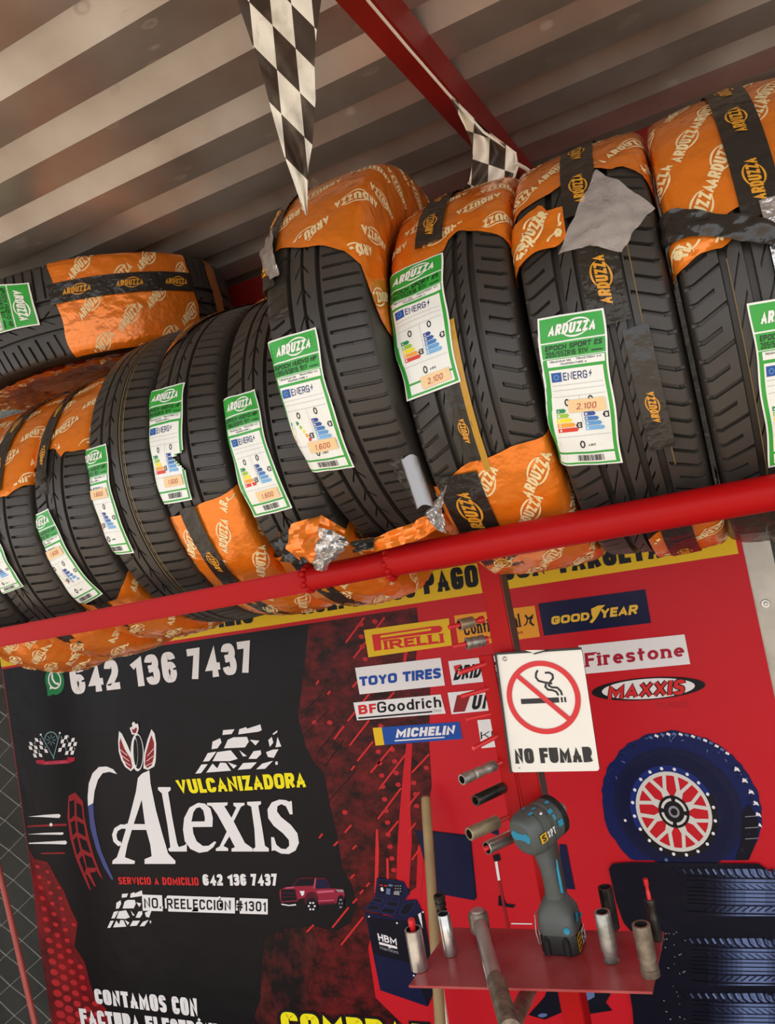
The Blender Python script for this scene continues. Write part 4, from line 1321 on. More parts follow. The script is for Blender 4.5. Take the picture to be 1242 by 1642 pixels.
def side(mb, pts, m, off=.0006):    # polygon on the right flank of the battery / housing: (y, z) pairs
    mb.add([tp(hw + off, y, z) for y, z in pts], [list(range(len(pts)))], m)
mb = MB()
side(mb, [(.006, .005), (.028, .005), (.028, .031), (.006, .031)], YEL)
for k, zz in enumerate((.024, .016, .008)):
    mb.add([tp(hw + .0012, y, z) for y, z in [(.009, zz), (.025, zz), (.025, zz + .004), (.009, zz + .004)]], [(0, 1, 2, 3)], BLK)
for k, (zz, s) in enumerate(((.021, '18V'), (.012, '5.0'), (.004, 'Ah'.upper()))):
    for q in text_polys(s, weight=.2, aspect=.6):
        mb.add([tp(hw + .0008, lerp(.032, .058, x), lerp(zz, zz + .0075, y)) for x, y in q], [(0, 1, 2, 3)], WHT)
mb.build('battery_sticker', battery, IO)
foot = loft([(0, .031, .0342, hw * 1.02, .032, 5), (0, .031, .046, hw * 1.03, .033, 4.5), (-.001, .034, .062, hw * .98, .033, 4), (-.001, .034, .074, hw * .82, .028, 3), (-.001, .036, .084, hw * .60, .023, 2.6), (-.001, .037, .089, hw * .46, .019, 2.4)], BODY).build('foot_housing', iw, IO)
mb = MB()
mb.rings([(tp(hw * .62, -.0025, .044), .0001), (tp(hw * .62, -.0035, .044), .0052), (tp(hw * .62, -.002, .044), .006)], TEAL, n=20, axis=-fy, caps=False)
side(mb, [(.012, .052), (.026, .048), (.034, .058), (.018, .066)], TEAL, off=.0022)
side(mb, [(.038, .046), (.052, .044), (.054, .050), (.042, .054)], TEAL, off=.0022)
mb.build('teal_trim', foot, IO)
handle = loft([(0, .036, .086, .0175, .021, 2.4), (0, .035, .10, .0155, .020, 2.3), (-.001, .034, .13, .0152, .0195, 2.3), (-.004, .033, .155, .0165, .021, 2.3), (-.006, .032, .178, .019, .024, 2.3)], BODY).build('handle', iw, IO)
mb = MB()
mb.rings([(tp(.0155, .026, .095), .0024), (tp(.0165, .024, .115), .0028), (tp(.0158, .026, .135), .0024), (tp(.0165, .028, .150), .0012)], TEAL, n=8)
mb.build('grip_seam', handle, IO)
mb = MB()   # trigger
mb.rings([(tp(-.004, .055, .166), .008), (tp(-.003, .060, .150), .0075), (tp(-.002, .056, .136), .005)], BLK, n=12)
mb.build('trigger', iw, IO)
# head: swept along its own axis
hr = Vector((-0.413, 1.250, CZ - 0.502)); hf = Vector((-0.3690, 1.318, CZ - 0.487))
hu = (hf - hr).normalized()
hx = hu.cross(Vector((0, 0, 1))).normalized(); hz = hx.cross(hu)
HL = (hf - hr).length
def hp(x, z, s): return hr + hx * x + hz * z + hu * (s * HL)
def head_rings(secs, m, n=32, cap0=True, cap1=True):
    mb = MB(); rows = []
    for s, rx_, rz_, e in secs:
        row = []
        for i in range(n):
            t = 2 * PI * i / n; c, q = math.cos(t), math.sin(t)
            k = (abs(c) ** e + abs(q) ** e) ** (-1 / e)
            row.append(hp(rx_ * c * k, rz_ * q * k, s))
        rows.append(row)
    mb.grid(rows, m, True, closed_v=True)
    if cap0: mb.add(rows[0], [list(range(n))], m)
    if cap1: mb.add(rows[-1], [list(range(n))[::-1]], m)
    return mb
head = head_rings([(-.02, .024, .026, 2.4), (.0, .0275, .0295, 2.8), (.07, .0305, .033, 3), (.22, .0325, .035, 3.4), (.27, .0327, .0352, 3.4), (.275, .0315, .034, 3.4), (.295, .0315, .034, 3.4), (.30, .0328, .0353, 3.4), (.5, .0335, .036, 2.8), (.53, .0315, .034, 2.6), (.62, .031, .0335, 2.5), (.64, .033, .0355, 2.4), (.84, .033, .035, 2.2)], BODY).build('motor_housing', iw, IO)
head_rings([(.84, .0335, .0355, 2), (.86, .0345, .0365, 2), (1.0, .0335, .0355, 2), (1.04, .027, .029, 2), (1.05, .02, .02, 2)], BLK).build('front_bumper', iw, IO)
mb = MB(); mb.rings([(hp(0, 0, 1.03), .010), (hp(0, 0, 1.25), .0095), (hp(0, 0, 1.27), .008)], STEEL, n=16)
mb.build('drive_anvil', iw, IO)
def rear_poly(mb, pts, m, l=1):
    mb.add([hp(x, z, -.022 - .012 * l) for x, z in pts], [list(range(len(pts)))], m)
mb = MB()
dumb = [(.5, .16)]
out = [(-.018 + .0075 * math.cos(math.radians(a)), .003 + .0075 * math.sin(math.radians(a))) for a in range(40, 321, 20)] + [(.018 + .0075 * math.cos(math.radians(a)), .003 + .0075 * math.sin(math.radians(a))) for a in range(220, 501, 20)]
for q in (0, 1):
    cx = -.0145 if q == 0 else .0145
    mb.add([hp(cx + .0085 * math.cos(2 * PI * i / 18), .003 + .0085 * math.sin(2 * PI * i / 18), -.035) for i in range(18)] + [hp(cx + .0085 * math.cos(2 * PI * i / 18), .003 + .0085 * math.sin(2 * PI * i / 18), .0) for i in range(18)], [list(range(18))] + [(i, 18 + i, 18 + (i + 1) % 18, (i + 1) % 18) for i in range(18)], TEAL)
mb.add([hp(x, z, s) for s in (-.034, 0) for x, z in ((-.0145, -.003), (.0145, -.003), (.0145, .009), (-.0145, .009))], [(0, 1, 2, 3), (0, 4, 5, 1), (2, 6, 7, 3)], TEAL)
mb.build('rear_emblem', head, IO)
mb = MB()
for s0, ang, ln, w in ((.20, 66, .12, .003), (.38, 74, .10, .0025), (.57, 40, .12, .003), (.70, 64, .10, .003), (.68, 2, .14, .005), (.30, 104, .08, .003), (.62, 24, .06, .004)):
    pts = []
    for ds, da in ((0, -w), (ln, -w), (ln, w), (0, w)):
        a = math.radians(ang) + da / .034
        k = (abs(math.cos(a)) ** 2.8 + abs(math.sin(a)) ** 2.8) ** (-1 / 2.8)
        pts.append(hp(.0347 * k * math.cos(a), .0372 * k * math.sin(a), s0 + ds))
    mb.add(pts, [(0, 1, 2, 3)], TEAL)
mb.build('teal_trim', head, IO)
mb = MB()
def flank(s, a_deg, off=0):
    a = math.radians(a_deg); k = (abs(math.cos(a)) ** 2.8 + abs(math.sin(a)) ** 2.8) ** (-1 / 2.8)
    return hp((.0352 + off) * k * math.cos(a), (.0378 + off) * k * math.sin(a), s)
mb.add([flank(.12, -14), flank(.3, -14), flank(.3, 8), flank(.12, 8)], [(0, 1, 2, 3)], YEL)
for q in text_polys('XPT', weight=.22, aspect=.6):
    mb.add([flank(lerp(.33, .56, x), lerp(-12, 6, y)) for x, y in q], [(0, 1, 2, 3)], WHT)
for q in text_polys('S', weight=.2, aspect=.7):
    mb.add([flank(lerp(.16, .26, x), lerp(-11, 5, y), .0004) for x, y in q], [(0, 1, 2, 3)], BLK)
mb.build('side_sticker', head, IO)
mb = MB(); c = flank(.42, 48); mb.sphere(c, .0035, CHROME, n=8)
mb.build('housing_screw', head, IO)
mb = MB()   # belt hook
hk = [tp(-hw - .001, .03, .062), tp(-hw - .006, .02, .058), tp(-hw - .008, .016, .03), tp(-hw - .005, .014, .012), tp(-hw - .002, .016, .010), tp(-hw - .004, .022, .030), tp(-hw - .003, .026, .052)]
mb.rings([(p, .0013) for p in hk], CHROME, n=8)
mb.build('belt_hook', iw, IO)

# ------------------------------------------------------------------ long breaker bar lying over the edge of the plate
def plate_pt(px, py, up): return at_z(px, py, ZS + up)
h0 = plate_pt(768, 1478, .028); h1 = plate_pt(795, 1572, .024)
bu = (h1 - h0).normalized()
h2 = h1 + bu * .115
bb = thing('torque_wrench', 'scuffed steel torque wrench lying across the plate with its grip out over the front edge', 'wrench', h0 - Vector((0, 0, .026)))
BO = bb.location.copy()
GREYST = mat('dusty_grey_steel', hexc('a3928b'), .36, metal=.55, var=(25, hexc('b9aea6'), .6, .2), bump=(60, .2, .003))
mb = MB(); mb.rings([(h0, .0125), (h0 + bu * .06, .0125), (h0 + bu * .062, .0115), (h1, .0115)], GREYST, n=20)
mb.build('tube', bb, BO)
mb = MB(); hd = h0 + bu * -.004
mb.rings([(hd + Vector((0, 0, -.022)), .014), (hd + Vector((0, 0, -.016)), .0185), (hd + Vector((0, 0, .012)), .0185), (hd + Vector((0, 0, .017)), .015)], RUST, n=22)
mb.rings([(hd + Vector((0, 0, .017)), .013), (hd + Vector((0, 0, .020)), .011)], GREYST, n=22)
mb.build('ratchet_head', bb, BO)
mb = MB()
pts = [(h1 - bu * .004, .0135)]
L = (h2 - h1).length
for q in range(30):
    pts.append((h1 + bu * L * (q / 30), .0150 if q % 2 else .0144))
pts += [(h2, .0150), (h2 + bu * .001, .017), (h2 + bu * .010, .017), (h2 + bu * .011, .010)]
mb.rings(pts, RUST, n=22, axis=bu)
mb.build('grip', bb, BO)
mb = MB(); mb.rings([(h2 + bu * .011, .0085), (h2 + bu * .022, .0085), (h2 + bu * .023, .006)], STEEL, n=6, axis=bu, smooth=False)
mb.build('end_nut', bb, BO)
mb = MB(); mb.rings([(h0 + bu * .05 + Vector((-.010, 0, -.008)), .004), (h1 + Vector((-.012, 0, -.008)), .0045)], CHROME, n=10)
mb.build('side_rod', bb, BO)
# second tool hanging in the gusset below the plate
q0 = at(846, 1592, 1.27); q1 = at(822, 1642, 1.16)
qu = (q1 - q0).normalized()
mb = MB(); mb.rings([(q0 - qu * .03, .0125), (q0 + qu * .0, .0125), (q0 + qu * .02, .0135), (q1 + qu * .06, .0135)], RUST, n=18)
tag(mb.build('steel_bar'), 'rusty steel bar poking out of the gusset under the tool plate', 'bar')

# ------------------------------------------------------------------ sticks
WOOD = mat('pale_worn_wood', hexc('a58b5e'), .6, var=(9, hexc('7c6640'), .7, .2), bump=(40, .2, .003))
top = at(682, 1276, 1.655); low = at(706, 1650, 1.475)
du = (low - top); k = (top.z) / (top.z - low.z)
foot_ = top + du * k
mb = MB()
mb.rings([(top, .006), (top + du.normalized() * .004, .0105), (top + du.normalized() * .02, .0115), (foot_, .0125)], WOOD, n=18)
tag(mb.build('wooden_stick'), 'long bare wooden stick leaning on the banner behind the tool plate', 'stick')
LATH = mat('white_painted_lath', hexc('d9d3bd'), .6, var=(12, hexc('b4ad97'), .5, .2))
a = at(699, 1540, 1.665); b = at(713, 1650, 1.62)
d_ = b - a; kk = a.z / (a.z - b.z); f_ = a + d_ * kk
mb = MB()
mb.add([a + Vector((-.006, -.004, 0)), a + Vector((.008, -.004, 0)), a + Vector((.008, .004, 0)), a + Vector((-.006, .004, 0)), f_ + Vector((-.012, -.004, 0)), f_ + Vector((.018, -.004, 0)), f_ + Vector((.018, .004, 0)), f_ + Vector((-.012, .004, 0))],
       [(0, 1, 5, 4), (1, 2, 6, 5), (2, 3, 7, 6), (3, 0, 4, 7), (0, 3, 2, 1), (4, 5, 6, 7)], LATH)
tag(mb.build('white_lath'), 'white lath beside the wooden stick, seen under the tool plate', 'lath')
PINK = mat('faded_red_paint', hexc('c2584e'), .4, var=(10, hexc('9c3f38'), .5, .2))
a = at(-14, 1340, 1.66); b = at(58, 1650, 1.60)
d_ = b - a; kk = a.z / (a.z - b.z); f_ = a + d_ * kk; t_ = a - d_ * .6
mb = MB()
mb.rings([(t_, .0085), (f_, .0085)], PINK, n=16)
tag(mb.build('red_rod'), 'faded red rod leaning against the wire fence at the black end of the banner', 'rod')

# ------------------------------------------------------------------ the printed vinyl banner
VB = (7.0, .16, .03)
def vinyl(name, h, rough=.36):
    return mat('vinyl_' + name, hexc(h), rough, bump=VB, spec=.16)
V_RED, V_BLACK, V_YEL, V_WHITE = vinyl('red', 'c21a26'), vinyl('black', '0d0d12'), vinyl('yellow', 'e2bb22'), vinyl('white', 'e6e4e4')
V_GREEN, V_CRIM, V_BLUE, V_NAVY, V_GREY = vinyl('green', '1f7a46'), vinyl('crimson', 'a51f35'), vinyl('blue', '1c4ba0'), vinyl('navy', '11163a'), vinyl('grey', '8d8d92')
V_ORANGE, V_GOLD, V_TEAL, V_PINK, V_BRIGHT = vinyl('orange', 'e59a2b'), vinyl('gold', 'e3b83f'), vinyl('teal', '6f8f94'), vinyl('pink', 'c25a72'), vinyl('streak_red', 'cf2a2c')
V_DOT, V_SLATE, V_DKRED, V_LEMON, V_INK = vinyl('dot_red', 'b5252c'), vinyl('slate_blue', '474d86'), vinyl('brick_red', '8c2228'), vinyl('lemon', 'f0e21c'), vinyl('ink', '16141a')
V_STEEL, V_STEEL2, V_DEEP, V_COBALT = vinyl('steel_blue', '5b6f9c'), vinyl('dusk_blue', '252f5c'), vinyl('deep_navy', '0b0d1c'), vinyl('cobalt', '16296e')

def grunge(name, a, b, scale, lo, hi, stretch=(1, 1, 1)):
    m = vinyl(name, a)
    nt = m.node_tree; bs = nt.nodes['Principled BSDF']
    tc = nt.nodes.new('ShaderNodeTexCoord'); mp = nt.nodes.new('ShaderNodeMapping'); mp.inputs['Scale'].default_value = stretch
    ns = nt.nodes.new('ShaderNodeTexNoise'); ns.inputs['Scale'].default_value = scale; ns.inputs['Detail'].default_value = 9; ns.inputs['Roughness'].default_value = .72
    nt.links.new(tc.outputs['Object'], mp.inputs['Vector']); nt.links.new(mp.outputs['Vector'], ns.inputs['Vector'])
    rp = nt.nodes.new('ShaderNodeValToRGB')
    rp.color_ramp.elements[0].position = lo; rp.color_ramp.elements[0].color = (*hexc(a), 1)
    rp.color_ramp.elements[1].position = hi; rp.color_ramp.elements[1].color = (*hexc(b), 1)
    nt.links.new(ns.outputs['Fac'], rp.inputs['Fac']); nt.links.new(rp.outputs['Color'], bs.inputs['Base Color'])
    return m
V_GRUNGE = grunge('grunge', '1d0a0c', '70181b', 16, .40, .66, (1, 1, 1.5))
V_GRUNGE2 = grunge('grunge_dark', '100b0f', '5c1c1a', 13, .46, .66, (1, 1, .7))
V_HALF = grunge('halftone_ground', '3a0c10', '8c151c', 7, .35, .65)

bx0, bx1 = at(20, 1190, WALL_Y).x, at(1193, 890, WALL_Y).x
BT, BB = CZ - .005, .18
banner = thing('vinyl_banner', 'wide printed tire shop banner, half black and half red, hung on the wire fence', 'banner', ((bx0 + bx1) / 2, WALL_Y, BB))
BO_ = banner.location.copy()
mb = MB()
mb.box((bx0, WALL_Y, BB), (bx1, WALL_Y + .0015, BT), V_RED)
mb.build('vinyl_sheet', banner, BO_)

def bp(p, l):
    v = at(p[0], p[1], WALL_Y)
    v.y -= .0005 * l
    return v
class Print:
    def __init__(s, name, label=None):
        s.mb = MB(); s.name = name; s.label = label; s.off = 0
    def poly(s, pts, m, l=1, crop=None):
        if crop:
            sc_, ox, oy = crop
            pts = [(ox + x / sc_, oy + y / sc_) for x, y in pts]
        s.mb.add([bp(p, l + (len(s.mb.f) % 60) * .005 + s.off) for p in pts], [list(range(len(pts)))[::-1]], m)
    def quad_text(s, txt, q, m, l=3, crop=None, **k):
        if crop:
            sc_, ox, oy = crop
            q = [(ox + x / sc_, oy + y / sc_) for x, y in q]
        f = quad_map(q)
        for poly in text_polys(txt, **k):
            s.mb.add([bp(f(x, y), l + (len(s.mb.f) % 60) * .005 + s.off) for x, y in poly], [(3, 2, 1, 0)], m)
    def ell(s, c, e1, e2, m, l=1, k=1.0, k2=None, a0=0, a1=360, n=40, crop=None):
        pts = [(c[0] + e1[0] * math.cos(t) + e2[0] * math.sin(t), c[1] + e1[1] * math.cos(t) + e2[1] * math.sin(t)) for t in [0]]
        def q(a, kk):
            t = math.radians(a); return (c[0] + kk * (e1[0] * math.cos(t) + e2[0] * math.sin(t)), c[1] + kk * (e1[1] * math.cos(t) + e2[1] * math.sin(t)))
        if k2 is None:
            s.poly([q(a0 + (a1 - a0) * i / n, k) for i in range(n + (0 if a1 - a0 == 360 else 1))], m, l, crop)
        else:
            for i in range(n):
                b0, b1 = a0 + (a1 - a0) * i / n, a0 + (a1 - a0) * (i + 1) / n
                s.poly([q(b0, k2), q(b1, k2), q(b1, k), q(b0, k)], m, l, crop)
    def strokes(s, path, t, m, l=3, crop=None):
        for q in stroke_quads(path, t):
            s.poly(q, m, l, crop)
    def done(s):
        o = s.mb.build(s.name, banner, BO_, sharp=None)
        if s.label: o['label'] = s.label
        return o

# grounds
p = Print('black_ground', 'black half of the print')
p.poly([(4, 1073), (495, 1000), (489, 1060), (478, 1150), (490, 1195), (503, 1222), (520, 1240), (529, 1290), (541, 1340), (549, 1392), (565, 1420), (571, 1450), (562, 1480), (540, 1492), (500, 1485), (452, 1490), (426, 1502), (420, 1540), (418, 1600), (405, 1640), (400, 1760), (103, 1760), (86, 1642), (44, 1352)], V_BLACK, 1)
p.done()
p = Print('grunge_ground', 'mottled dark red zone')
p.poly([(495, 1000), (668, 974), (672, 1010), (666, 1060), (690, 1075), (688, 1195), (692, 1260), (680, 1330), (672, 1420), (640, 1440), (600, 1480), (590, 1520), (602, 1600), (645, 1642), (650, 1760), (400, 1760), (405, 1640), (418, 1600), (420, 1540), (426, 1502), (452, 1490), (500, 1485), (540, 1492), (562, 1480), (571, 1450), (565, 1420), (549, 1392), (541, 1340), (529, 1290), (520, 1240), (503, 1222), (490, 1195), (478, 1150), (489, 1060)], V_GRUNGE, 1)
p.poly([(426, 1502), (452, 1490), (500, 1485), (512, 1520), (496, 1560), (490, 1642), (470, 1760), (400, 1760), (405, 1640), (418, 1600), (420, 1540)], V_GRUNGE2, 2)
C7 = (3.218, 480, 990)
p.poly([(552, 650), (582, 650), (575, 800), (572, 1000), (580, 1150), (565, 1400), (500, 1345), (505, 1200), (518, 1000), (535, 800)], V_RED, 2, C7)
p.poly([(600, 60), (650, 60), (640, 200), (610, 230)], V_RED, 2, C7)
p.poly([(540, 180), (560, 170), (550, 230), (535, 230)], V_RED, 2, C7)
p.poly([(395, 1095), (405, 1090), (411, 1200), (405, 1420), (387, 1420), (391, 1250)], V_BRIGHT, 2, C7)
p.poly([(448, 1240), (460, 1245), (462, 1350), (450, 1350)], V_BRIGHT, 2, C7)
p.poly([(610, 1180), (632, 1160), (640, 1300), (620, 1500), (600, 1480)], V_RED, 2, C7)
p.done()
p = Print('diagonal_stripes')
for a, b, c, d in ((335, 0, 240, 130), (440, 0, 280, 210), (300, 330, 275, 360), (360, 395, 250, 535), (230, 560, 180, 628), (360, 530, 260, 660), (380, 640, 300, 740), (285, 765, 268, 788), (480, 665, 368, 800), (545, 710, 412, 885), (525, 880, 405, 1040), (510, 1050, 450, 1125), (670, 705, 580, 800), (620, 900, 560, 975), (490, 385, 440, 440), (100, 325, 88, 345), (160, 378, 146, 398), (268, 1070, 235, 1110), (120, 1115, 102, 1138), (200, 1155, 178, 1178), (295, 1175, 275, 1195), (285, 1325, 265, 1345), (362, 1368, 345, 1388), (330, 1405, 312, 1425), (298, 1450, 275, 1474), (255, 1495, 170, 1600), (75, 1585, 38, 1622), (330, 1545, 215, 1690), (630, 1180, 580, 1250), (600, 1060, 560, 1110)):
    p.strokes([(a, b), (c, d)], 9, V_BRIGHT, 2.5, C7)
for a, b, c, d in ((150, 480, 20, 610), (230, 630, 130, 770), (205, 560, 100, 690), (290, 790, 150, 950), (110, 400, 30, 480)):
    p.strokes([(a, b), (c, d)], 5, V_BLACK, 2.5, C7)
p.done()
p = Print('red_dots')
for x, y in ((390, 20), (318, 35), (320, 98), (325, 150), (340, 215), (408, 692), (480, 682), (492, 742), (415, 752), (425, 815), (500, 802), (430, 872), (510, 862), (440, 937), (447, 997), (455, 1057), (458, 1120), (468, 1182), (478, 1243), (487, 1303), (590, 853), (655, 775), (600, 912), (605, 972), (235, 1005), (157, 542), (80, 542), (420, 560), (500, 640)):
    p.ell((x, y), (14, -1), (2, 12), V_DOT, 2.5, n=14, crop=C7)
p.done()
# halftone corner
C8 = (5.44, 0, 1340)
HP = [(258, 120), (300, 200), (420, 230), (470, 330), (560, 480), (620, 640), (680, 760), (650, 960), (740, 1100), (790, 1290), (830, 1420), (920, 1500), (1000, 1700), (1040, 2000), (515, 2000), (455, 1642), (340, 900)]
p = Print('halftone_corner', 'red halftone corner')
p.poly(HP, V_HALF, 2, C8)
for k in range(-3, 18):
    for c in range(0, 7):
        x = 345 + k * 14.5 + c * 86; y = 360 + k * 92 + c * 46
        r = max(10, min(40, 20 + k * 1.6 - c * 2.2))
        if inside(HP, x, y) and inside(HP, x + r, y) and inside(HP, x - r * .6, y):
            p.ell((x, y), (r, r * .12), (r * .1, r * .82), V_DOT, 3, n=14, crop=C8)
p.done()
p = Print('stripes')
C2 = (5.66, 30, 1140)
for q, m in (([(90, 958), (230, 942), (370, 933), (385, 950), (370, 970), (230, 962)], V_WHITE), ([(80, 1118), (230, 1105), (405, 1100), (412, 1112), (400, 1122), (230, 1120)], V_WHITE), ([(95, 1195), (300, 1182), (430, 1175), (442, 1195), (430, 1210), (300, 1206), (95, 1204)], V_WHITE), ([(80, 1040), (300, 1025), (435, 1020), (440, 1040), (300, 1046), (80, 1053)], V_DKRED), ([(205, 1285), (420, 1280), (425, 1295), (205, 1298)], V_DKRED)):
    p.poly(q, m, 3, C2)
p.ell((297, 1030), (14, 0), (0, 16), V_WHITE, 4, n=12, crop=C2)
p.done()

# yellow band with its black words
p = Print('yellow_band', 'yellow band with black lettering')
yb = [at(*q, WALL_Y).z for q in ((480, 996.4), (809.8, 944.8))]
zb = sum(yb) / 2
xr_ = at(1184, 889, WALL_Y).x
p.mb.add([(bx0, WALL_Y - .001, zb), (xr_, WALL_Y - .001, zb), (xr_, WALL_Y - .001, BT), (bx0, WALL_Y - .001, BT)], [(0, 1, 2, 3)], V_YEL)
for s, q in (('DOMICILIO', [(252, 985), (402, 963), (408, 998), (258, 1020)]), ('ACEPTAMOS', [(479, 952), (662, 922), (667, 957), (484.6, 986)]), ('PAGO', [(676, 918), (764, 905), (768, 940), (680.5, 953)]), ('CON', [(801, 896), (870, 886), (875.5, 921), (806, 931.5)]), ('TARGETA', [(888, 884), (1056, 858), (1062, 894), (893, 920)])):
    p.quad_text(s, q, V_INK, 4, weight=.23, aspect=.56, gap=.07)
p.done()
C3 = (2.388, 0, 1000)
p = Print('phone_lettering', 'white phone number')
p.quad_text('642 136 7437', [(110, 1068), (401, 1026.5), (407, 1077.5), (116.5, 1114)], V_WHITE, 3, weight=.23, aspect=.60, gap=.09)
p.done()
p = Print('chat_icon', 'green speech bubble')
p.ell((211, 218), (36, -5), (7, 54), V_GREEN, 3, crop=C3)
p.poly([(181, 245), (184, 278), (228, 263)], V_GREEN, 3, C3)
p.ell((211, 215), (25, -3), (4, 35), V_WHITE, 4, k2=.82, crop=C3)
p.poly([(194, 238), (192, 252), (206, 246)], V_WHITE, 4, C3)
p.strokes([(201, 197), (203, 212), (212, 226), (224, 232)], 7, V_WHITE, 4, C3)
p.strokes([(199, 196), (205, 196)], 9, V_WHITE, 4, C3); p.strokes([(221, 231), (227, 228)], 9, V_WHITE, 4, C3)
p.done()

# crossed flags emblem
p = Print('crossed_flags_emblem')
for x, y in ((165, 262), (115, 297), (207, 290), (110, 335), (158, 330), (207, 330), (155, 368), (250, 362), (150, 405), (200, 400)):
    p.poly([(x - 18, y - 20), (x + 10, y - 12), (x + 20, y + 18), (x - 8, y + 14)], V_WHITE, 3, C2)
for x, y in ((432, 238), (400, 275), (495, 262), (465, 303), (515, 300), (412, 312), (378, 352), (478, 342), (440, 380), (490, 378)):
    p.poly([(x - 10, y - 16), (x + 18, y - 20), (x + 10, y + 16), (x - 18, y + 18)], V_WHITE, 3, C2)
for x, y in ((150, 290), (200, 260), (190, 365), (245, 330), (445, 270), (390, 240), (430, 340), (510, 340), (455, 230)):
    p.poly([(x - 5, y - 14), (x + 4, y - 10), (x + 7, y + 14), (x - 2, y + 12)], V_GREY, 3, C2)
p.strokes([(205, 215), (328, 432)], 8, V_TEAL, 4, C2); p.strokes([(378, 200), (318, 432)], 8, V_TEAL, 4, C2)
p.ell((205, 213), (9, 0), (0, 9), V_WHITE, 4, n=12, crop=C2); p.ell((378, 198), (9, 0), (0, 9), V_WHITE, 4, n=12, crop=C2)
p.ell((298, 255), (62, -4), (4, 70), V_TEAL, 3, k2=.84, a0=180, a1=360, n=24, crop=C2)
for a in range(0, 360, 45):
    p.strokes([(298 + 14 * math.cos(math.radians(a)), 262 + 16 * math.sin(math.radians(a))), (298 + 46 * math.cos(math.radians(a)), 262 + 50 * math.sin(math.radians(a)))], 6, V_TEAL, 3, C2)
p.poly([(160, 445), (235, 440), (240, 455), (450, 440), (440, 420), (515, 418), (510, 450), (455, 475), (240, 488), (165, 475)], V_CRIM, 4, C2)
p.quad_text('VULCANIZADORA', [(235, 462), (445, 448), (446, 470), (237, 484)], V_PINK, 5, C2, weight=.2)
p.done()

# winged tire crest over the name
C1 = (3.268, 130, 1140)
p = Print('winged_tire_crest')
p.poly([(200, 105), (215, 118), (245, 180), (268, 235), (278, 300), (262, 314), (232, 292), (213, 258), (199, 212), (196, 160)], V_WHITE, 3, C1)
p.poly([(208, 140), (228, 195), (262, 250), (270, 290), (262, 305), (240, 286), (222, 252), (206, 206), (203, 165)], V_DKRED, 4, C1)
p.poly([(370, 95), (387, 118), (395, 170), (393, 250), (390, 272), (385, 290), (352, 308), (328, 300), (332, 220), (350, 150)], V_WHITE, 3, C1)
p.poly([(370, 125), (384, 165), (384, 235), (372, 284), (348, 299), (336, 280), (340, 225), (356, 170)], V_DKRED, 4, C1)
for q in (([(206, 200), (245, 232)], 3), ([(212, 230), (255, 262)], 3), ([(222, 258), (262, 286)], 3), ([(384, 195), (350, 235)], 3), ([(384, 232), (346, 262)], 3), ([(376, 270), (344, 286)], 3)):
    p.strokes(q[0], q[1], V_WHITE, 5, C1)
p.ell((297, 216), (34, 0), (2, 98), V_WHITE, 5, crop=C1)
p.ell((301, 214), (26, 0), (2, 88), V_BLACK, 6, crop=C1)
p.ell((288, 214), (14, 0), (2, 78), V_WHITE, 7, crop=C1)
p.ell((290, 214), (11, 0), (2, 70), V_BLACK, 8, crop=C1)
p.poly([(258, 88), (272, 80), (270, 62), (281, 54), (288, 66), (302, 66), (306, 90), (297, 122), (270, 122)], V_WHITE, 6, C1)
p.poly([(270, 92), (282, 96), (288, 86), (298, 88), (292, 114), (275, 114)], V_DKRED, 7, C1)
p.done()
CH = ([(745, 100), (805, 95), (790, 120), (742, 125)], [(830, 95), (865, 84), (872, 92), (940, 70), (948, 100), (930, 108), (825, 122)], [(770, 150), (800, 137), (870, 135), (880, 160), (860, 190), (750, 195)], [(690, 160), (730, 142), (737, 165), (715, 195), (685, 200)], [(885, 150), (935, 155), (915, 180)], [(982, 152), (1000, 135), (1008, 165), (990, 188)], [(1005, 118), (1030, 100), (1028, 112), (1008, 125)], [(1030, 135), (1050, 185), (1020, 190)], [(640, 265), (665, 220), (710, 212), (690, 240), (672, 262)], [(715, 215), (785, 205), (822, 250), (780, 262), (690, 262)], [(830, 205), (870, 235), (850, 238)], [(878, 250), (905, 210), (942, 205), (945, 225), (920, 250)], [(970, 215), (1005, 202), (1035, 200), (1010, 245), (980, 240)], [(600, 328), (632, 280), (665, 278), (630, 325)], [(690, 275), (715, 300), (730, 270), (760, 272), (787, 312), (657, 322)], [(770, 268), (818, 285), (800, 302)], [(822, 308), (850, 272), (922, 268), (890, 302)], [(918, 305), (950, 275), (1007, 260), (965, 302)], [(1018, 266), (1030, 263), (1032, 280), (1020, 282)])
p = Print('tread_print')
for c in CH: p.poly(c, V_WHITE, 3, C1)
p.done()
p = Print('tread_print')
C33 = (3.03, 160, 1390)
for c in CH:
    p.poly([(38 + (x - 600) / 450 * 222, 104 + (y - 70) / 258 * 192 + (x - 600) / 450 * 12) for x, y in c], V_WHITE, 3, C33)
p.done()
p = Print('yellow_lettering', 'yellow lettering')
p.quad_text('VULCANIZADORA', [(281, 1250.5), (488.5, 1237.5), (491.5, 1262), (287.5, 1273)], V_LEMON, 3, weight=.24, aspect=.68, gap=.07)
p.done()
p = Print('name_lettering', 'large white serif lettering')
